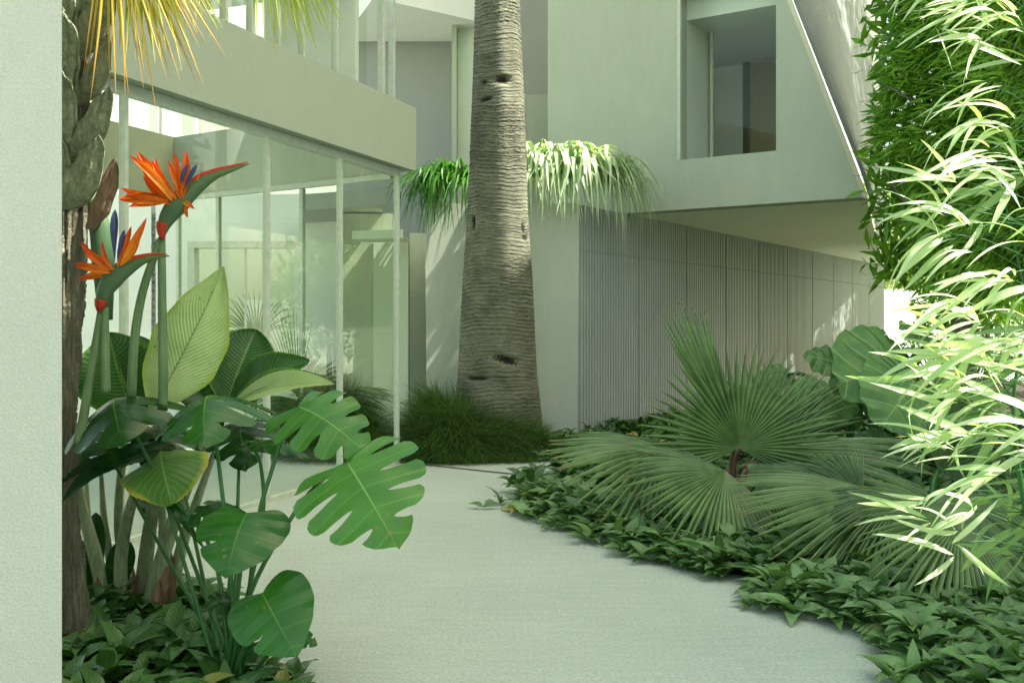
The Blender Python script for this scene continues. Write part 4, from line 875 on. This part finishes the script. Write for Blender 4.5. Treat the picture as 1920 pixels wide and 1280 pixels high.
# ---- monstera
def monstera():
    base = G(442, 1290); base = V(xat(440, 3.95), 3.95, 0)
    t = thing('monstera', 'monstera with broad split glossy leaves in front of the path, lower left', 'plant', tuple(base))
    def lf(att, tip, N_, wd, mt, slits, stalk=None, **kw):
        a = Acc(); A1 = W(*att); add_heart(a, A1, W(*tip), N_, wd, slits, **kw); a.build('leaf', M[mt], t)
        b = base + V(random.uniform(-.05, .05), random.uniform(-.03, .03), 0)
        pts = [b] + [W(*s_) for s_ in (stalk or [])] + [A1]
        a = Acc(); add_tube(a, pts, [.011, .009, .008, .006], 22, 8, .5); a.build('stalk', M['petiole'], t)
    lf((652, 868, 3.85), (748, 1030, 3.6), (.05, -.9, .42), 1.12, 'monstera_mid', 6, [(470, 1110, 3.9), (560, 950, 3.9), (622, 885, 3.9)], depth=.34, bow=.10, fold=.12, ripple=.024, tint=.5)
    lf((560, 762, 4.1), (694, 858, 3.9), (.1, -.75, .68), .80, 'monstera_mid', 6, [(480, 1000, 4.0), (510, 880, 4.05), (540, 790, 4.1)], depth=.42, bow=.10, fold=.14, ripple=.024, tint=.1)
    lf((398, 742, 4.2), (385, 842, 3.85), (.0, -.80, .65), 1.15, 'monstera', 6, [(425, 1000, 4.0), (408, 850, 4.1)], depth=.40, bow=.20, fold=.38, tint=.2)
    lf((222, 748, 4.3), (232, 838, 3.95), (.0, -.80, .65), 1.2, 'monstera_dark', 6, [(400, 1040, 4.05), (300, 900, 4.2)], depth=.40, bow=.20, fold=.38, tint=.4)
    lf((462, 962, 3.85), (424, 1085, 3.65), (.0, -.88, .5), 1.12, 'monstera', 6, [(445, 1120, 3.9)], depth=.55, bow=.10, fold=.14, tint=.35, side_slits=[(1, 3)])
    lf((492, 1112, 3.75), (558, 1232, 3.6), (.05, -.9, .4), 1.02, 'monstera', 6, [(470, 1180, 3.85)], depth=.55, bow=.08, fold=.14, tint=.55, side_slits=[(1, 3)])
    lf((440, 948, 4.15), (352, 990, 4.0), (-.1, -.5, .8), .8, 'monstera_dark', 6, [(430, 1100, 4.05)], depth=.4, bow=.22, fold=.2, tint=.5)
    lf((470, 830, 4.25), (586, 866, 4.15), (.1, -.5, .85), .30, 'monstera', 6, [(488, 1000, 4.1), (490, 880, 4.2)], depth=.5, bow=.1, fold=.2, tint=.3)
    lf((430, 1125, 4.0), (382, 1140, 3.9), (-.1, -.9, .5), .9, 'monstera_dark', 5, None, bow=.1, fold=.2, tint=.4)
    lf((455, 1200, 4.0), (480, 1240, 3.9), (-.1, -.9, .5), .9, 'monstera_dark', 5, None, bow=.1, fold=.2, tint=.7)
    lf((545, 1185, 3.75), (596, 1210, 3.75), (-.1, -.7, .7), .7, 'monstera', 5, [(500, 1230, 3.85)], bow=.1, fold=.2, tint=.5)
    lf((175, 800, 4.75), (160, 900, 4.5), (-.2, -.85, .5), 1.1, 'monstera_dark', 6, None, depth=.4, bow=.2, fold=.3, tint=.1)
    lf((320, 800, 4.75), (290, 890, 4.5), (.1, -.85, .5), 1.2, 'monstera_dark', 6, None, depth=.4, bow=.2, fold=.3, tint=.3)
    lf((450, 790, 4.7), (462, 885, 4.5), (.1, -.85, .5), 1.1, 'monstera_dark', 6, None, depth=.4, bow=.2, fold=.3, tint=.0)
    lf((255, 770, 4.6), (262, 860, 4.4), (.1, -.8, .6), .9, 'monstera_dark', 6, None, depth=.4, bow=.2, fold=.3, tint=.5)
    lf((300, 905, 4.25), (385, 1030, 4.2), (.1, -1, .2), .12, 'monstera_dark', 0, None, bow=.1, fold=.2, tint=.5)
monstera()

# ---- ground cover
def inside(P, poly):
    x, y = P[:, 0], P[:, 1]; r = np.zeros(len(P), bool); n = len(poly)
    for i in range(n):
        a_, b_ = poly[i], poly[(i + 1) % n]
        c_ = ((a_.y > y) != (b_.y > y)) & (x < (b_.x - a_.x) * (y - a_.y) / (b_.y - a_.y + 1e-12) + a_.x); r ^= c_
    return r
def cover(name, poly, n, Ls, hmax, mat, seed, x0, x1, y0, y1, per=6, edge=0):
    g = np.random.default_rng(seed); P = np.stack([g.uniform(x0, x1, n), g.uniform(y0, y1, n)], -1)
    P = P[inside(P + (np.array([-.10, -.03]) if seed == 3 else 0), poly)]; P = P[np.abs(P[:, 0]) < P[:, 1] * .56 + .5]
    if edge:
        E = []
        for k in range(edge):
            a_, b_ = poly[k], poly[k + 1]; m_ = int((b_ - a_).length * 26)
            for q_ in range(m_): f_ = g.uniform(); E.append((a_.x + (b_.x - a_.x) * f_ + g.normal() * .10 + (.13 if seed == 3 else -.10), a_.y + (b_.y - a_.y) * f_ + g.normal() * .06))
        n0 = len(P); P = np.concatenate([P, np.array(E)])
    n = len(P); H = hmax * g.uniform(.15, 1, n) * (.75 + .25 * np.sin(P[:, 0] * 5) * np.cos(P[:, 1] * 4))
    if edge: H[n0:] *= .15
    a = Acc(); cl = g.uniform(0, 1, n); roll = g.uniform(0, 6.28, n); tilt = g.normal(size=(n, 2)) * .25
    for k in range(per):
        az = roll + k * 2 * np.pi / per * 1.0 + g.normal(size=n) * .2; el = g.uniform(.1, .75, n)
        d = np.stack([np.cos(az) * np.cos(el), np.sin(az) * np.cos(el), np.sin(el)], -1); d[:, :2] += tilt
        L = g.uniform(.45, 1.3, n) * Ls; C_ = np.stack([P[:, 0], P[:, 1], H], -1)
        nn = np.stack([-np.cos(az) * .4, -np.sin(az) * .4 - .1, np.ones(n)], -1) + g.normal(size=(n, 3)) * .2
        scatter(a, template(6, .22, .35, 'ovate'), C_ + d * .01, d, nn, L, L * g.uniform(.34, .5, n), np.clip(cl * .7 + g.uniform(0, .3, n), 0, 1))
    o = a.build(name, mat); o['kind'] = 'stuff'; o['label'] = name.replace('_', ' '); return o
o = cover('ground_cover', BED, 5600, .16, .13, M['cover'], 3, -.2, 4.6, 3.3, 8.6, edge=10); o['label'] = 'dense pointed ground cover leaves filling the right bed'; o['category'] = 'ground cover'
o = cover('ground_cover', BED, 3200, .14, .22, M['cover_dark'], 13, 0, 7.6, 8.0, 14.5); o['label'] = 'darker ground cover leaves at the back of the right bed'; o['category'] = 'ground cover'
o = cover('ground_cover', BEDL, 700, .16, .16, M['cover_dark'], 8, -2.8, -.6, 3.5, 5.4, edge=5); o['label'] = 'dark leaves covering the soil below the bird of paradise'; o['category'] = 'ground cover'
def litter(lab, pts, L, mat):
    a = Acc()
    for (x_, y_, an, l_) in pts:
        p_ = G(x_, y_) + V(0, 0, .02); d = V(math.cos(an), math.sin(an), .15)
        add_paddle(a, tuple(p_), tuple(p_ + d * L * l_), (0, -.3, 1), .5, bow=.06, fold=.3, n=10, m=3, tint=random.random())
    return a
sp_ = thing('leafy_sprig', 'loose green sprig lying alone on the path near the bed', 'sprig', tuple(G(905, 955)))
for q_ in [(905, 955, .3, 1.), (905, 955, 2.6, .9), (912, 950, 1.2, .8)]:
    litter('', [q_], .15, None).build('leaf', M['cover'], sp_)

# ---- bamboo at the right edge
def bamboo(name, lab, root, culms, n, seed, reg, Lr, mat):
    g = np.random.default_rng(seed); t = thing(name, lab, 'bamboo', root, 'bamboo at the right edge')
    stems = []
    for cpts in culms:
        a = Acc(); pts = [Vector(root) + V(g.normal() * .05, 0, 0)] + [W(*c_) for c_ in cpts]; add_tube(a, pts, [.012, .008, .003], 24, 8, .5); a.build('culm', M['petiole'], t); stems.append(bez(pts, 60))
    a = Acc(); cnt = 0; tw = Acc()
    while cnt < n:
        s = stems[int(g.integers(len(stems)))]; k = int(g.integers(17, 60)); p_ = s[k]
        px = 960 + F * p_.x / p_.y; py = HZ - (p_.z - CH) / p_.y * F
        end = p_ + V(-g.uniform(.02, .30), g.uniform(-.12, .12), g.uniform(-.06, .12)); add_tube(tw, [p_, p_.lerp(end, .5) + V(0, 0, .02), end], [.002, .001], 5, 4)
        m_ = int(g.integers(2, 5)); P = np.tile(np.array(end), (m_, 1)) + g.normal(size=(m_, 3)) * .008
        fl = g.uniform() < .18
        d = np.array([-1. if not fl else .6, -.15, -.15]) + np.stack([g.normal(size=m_) * .25, g.normal(size=m_) * .35, g.normal(size=m_) * .45], -1)
        nn = np.array([-.1, -.5, .8]) + g.normal(size=(m_, 3)) * .4
        L = g.uniform(*Lr, m_); scatter(a, template(9, float(g.uniform(.0, .45)), .3), P, d, nn, L, L * g.uniform(.07, .125, m_), g.uniform(0, 1, m_)); cnt += m_
    a.build('foliage', M[mat], t); o_ = tw.build('twigs', M['petiole'], t); o_['kind'] = 'stuff'
bamboo('bamboo', 'sunlit pale bamboo leaves closest at the right edge', (1.75, 3.1, 0),
    [[(1960, 900, 3.1), (1930, 500, 3.1), (1960, 60, 3.1), (1990, -200, 3.1)], [(1990, 800, 3.0), (1970, 300, 3.0), (1900, -100, 3.0)], [(1930, 1000, 3.2), (1900, 760, 3.2), (1930, 600, 3.2)]], 290, 31, None, (.13, .28), 'bamboo_sunlit')
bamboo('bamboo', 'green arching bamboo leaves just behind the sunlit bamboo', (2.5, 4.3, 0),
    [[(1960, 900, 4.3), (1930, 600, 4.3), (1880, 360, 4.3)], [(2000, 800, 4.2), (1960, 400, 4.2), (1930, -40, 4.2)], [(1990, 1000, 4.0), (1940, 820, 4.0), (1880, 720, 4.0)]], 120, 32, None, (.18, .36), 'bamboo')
